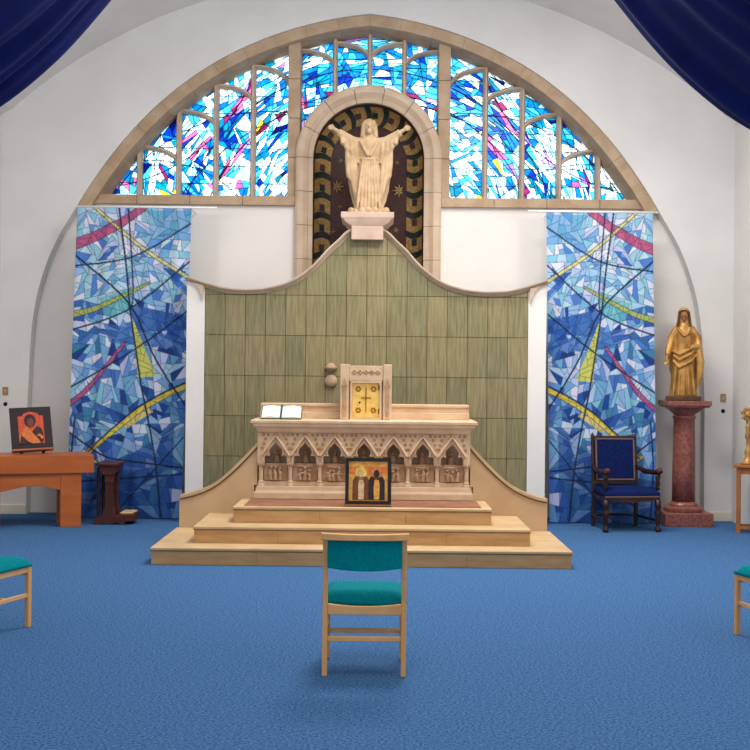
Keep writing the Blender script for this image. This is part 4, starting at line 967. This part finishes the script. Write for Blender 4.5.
# ------------------------------------------------------------------ teal chairs
def make_chair():
    c = empty('wooden_chair'); W2 = .23; D = .42
    for sg in (-1, 1):
        m = MB(); x0, x1 = sorted((sg*W2, sg*(W2-.028)))
        rings = [[(x, y0_+dy, z) for x, dy in ((x0, 0), (x1, 0), (x1, .035), (x0, .035))] for y0_, z in ((.0, 0), (.01, .2), (.02, .42), (.0, .62), (-.035, .755))]
        m.loft(rings); m.build('back_leg', M['beech'], c, bevel=.004)
        m = MB(); m.box(x0, x1, D-.01, D+.025, 0, .405); m.build('front_leg', M['beech'], c, bevel=.004)
        m = MB(); m.box(x0+.004, x1-.004, .04, D-.005, .355, .405); m.build('side_rail', M['beech'], c, bevel=.003)
        m = MB(); m.box(x0+.005, x1-.005, .03, D-.005, .195, .222); m.build('side_stretcher', M['beech'], c, bevel=.003)
    def bowed(y, z0, z1, sag, th, name, mt, xw, bow=0.0, parent=c, topsag=0.0):
        rings = []
        for u in np.linspace(-1, 1, 13):
            q = 1-u*u; rings.append([(xw*u, y-bow*q, z0-sag*q), (xw*u, y+th-bow*q, z0-sag*q), (xw*u, y+th-bow*q, z1-topsag*q), (xw*u, y-bow*q, z1-topsag*q)])
        return MB().loft(rings).build(name, mt, parent, bevel=.004)
    bowed(.015, .335, .395, 0.0, .02, 'back_rail', M['beech'], W2-.028, 0, c, .014)
    bowed(D, .335, .40, 0.0, .02, 'front_rail', M['beech'], W2-.028)
    bowed(.013, .188, .216, 0, .02, 'back_stretcher', M['beech'], W2-.028)
    m = MB(); m.box(-W2+.026, W2-.026, D*.5-.012, D*.5+.012, .196, .22); m.build('cross_stretcher', M['beech'], c, bevel=.003)
    bowed(-.05, .752, .79, 0.0, .035, 'top_rail', M['beech'], W2+.010, .03, c, .004)
    bowed(-.03, .598, .755, .014, .035, 'back_pad', M['teal'], W2-.027, .028)
    # upholstered seat
    rings = []
    for v, e in zip(np.linspace(0, 1, 13), [0]*13):
        y = -.0+(.045+(D-.02)*v); ed = 1-abs(2*v-1)**6
        row = []
        for u in np.linspace(-1, 1, 15):
            q = 1-abs(u)**6
            row.append(((W2+.004)*u*(1-.0*(1-ed)) if abs(u) < .99 else (W2+.004)*u, y, .408+.052*(q*ed)**.45))
        low = [(x, y_, .392-.018*(1-(x/W2)**2)*(1-v)) for x, y_, z_ in row[::-1]]
        rings.append(row+low)
    MB().loft(rings).build('seat', M['teal'], c, smooth=True)
    return c
def dup(root):
    r = root.copy(); COL.objects.link(r)
    for ch in root.children:
        d = ch.copy(); COL.objects.link(d); d.parent = r
    return r
ch = make_chair(); grp = 'teal chairs on the carpet'
ch.location = (on(363.7, 677, 6.45)[0], 6.45, 0); tag(ch, 'beech chair with teal seat and back, centred facing the altar', 'chair', grp)
for px, py, yaw, sg, lab in ((28.0, 627, -20, 1, 'beech chair with teal seat cut off at the left edge'), (737, 634, 14, -1, 'beech chair with teal seat cut off at the right edge')):
    c = dup(ch); Yl = 7.62; fx = on(px, py, Yl)[0]; a = math.radians(yaw)
    # place the inner front leg at (fx, Yl)
    lx_, ly_ = sg*.215, .43
    c.location = (fx-(lx_*math.cos(a)-ly_*math.sin(a)), Yl-(lx_*math.sin(a)+ly_*math.cos(a)), 0); c.rotation_euler = (0, 0, a)
    tag(c, lab, 'chair', grp)

# ------------------------------------------------------------------ blue ceiling drapes
prof = smoothline([(.70, 6.15), (1.10, 5.70), (1.50, 5.08), (1.93, 4.50), (2.37, 4.00), (2.86, 3.61), (3.35, 3.40), (3.80, 3.42), (4.20, 3.62)], 60)
for sg, sd in ((-1, 'left'), (1, 'right')):
    m = MB(); rings = []
    for i, (x, z) in enumerate(prof):
        t = i/(len(prof)-1); wd = .5+1.5*min(1, t*1.6)
        row = []
        for k in range(70):
            v = k/69
            ph = v*8+.8*math.sin(v*5+sg)+.5*t
            zz = z+(.07*math.sin(ph*2.1+sg)+.03*math.sin(ph*5.3))*min(1, v*6)*(.5+.5*t)+.05*v
            row.append((sg*x+.05*math.sin(ph*1.7)*v, 9.0-wd*v, min(zz, vault(min(XS, abs(x)))-.03)))
        rings.append(row)
    m.loft(rings, closed=False)
    o = m.build('ceiling_drape', M['drape'], smooth=True)
    s = o.modifiers.new('thickness', 'SOLIDIFY'); s.thickness = .012
    tag(o, 'swag of navy blue fabric hanging from the ceiling at upper %s' % sd, 'drape', 'blue ceiling drapes')
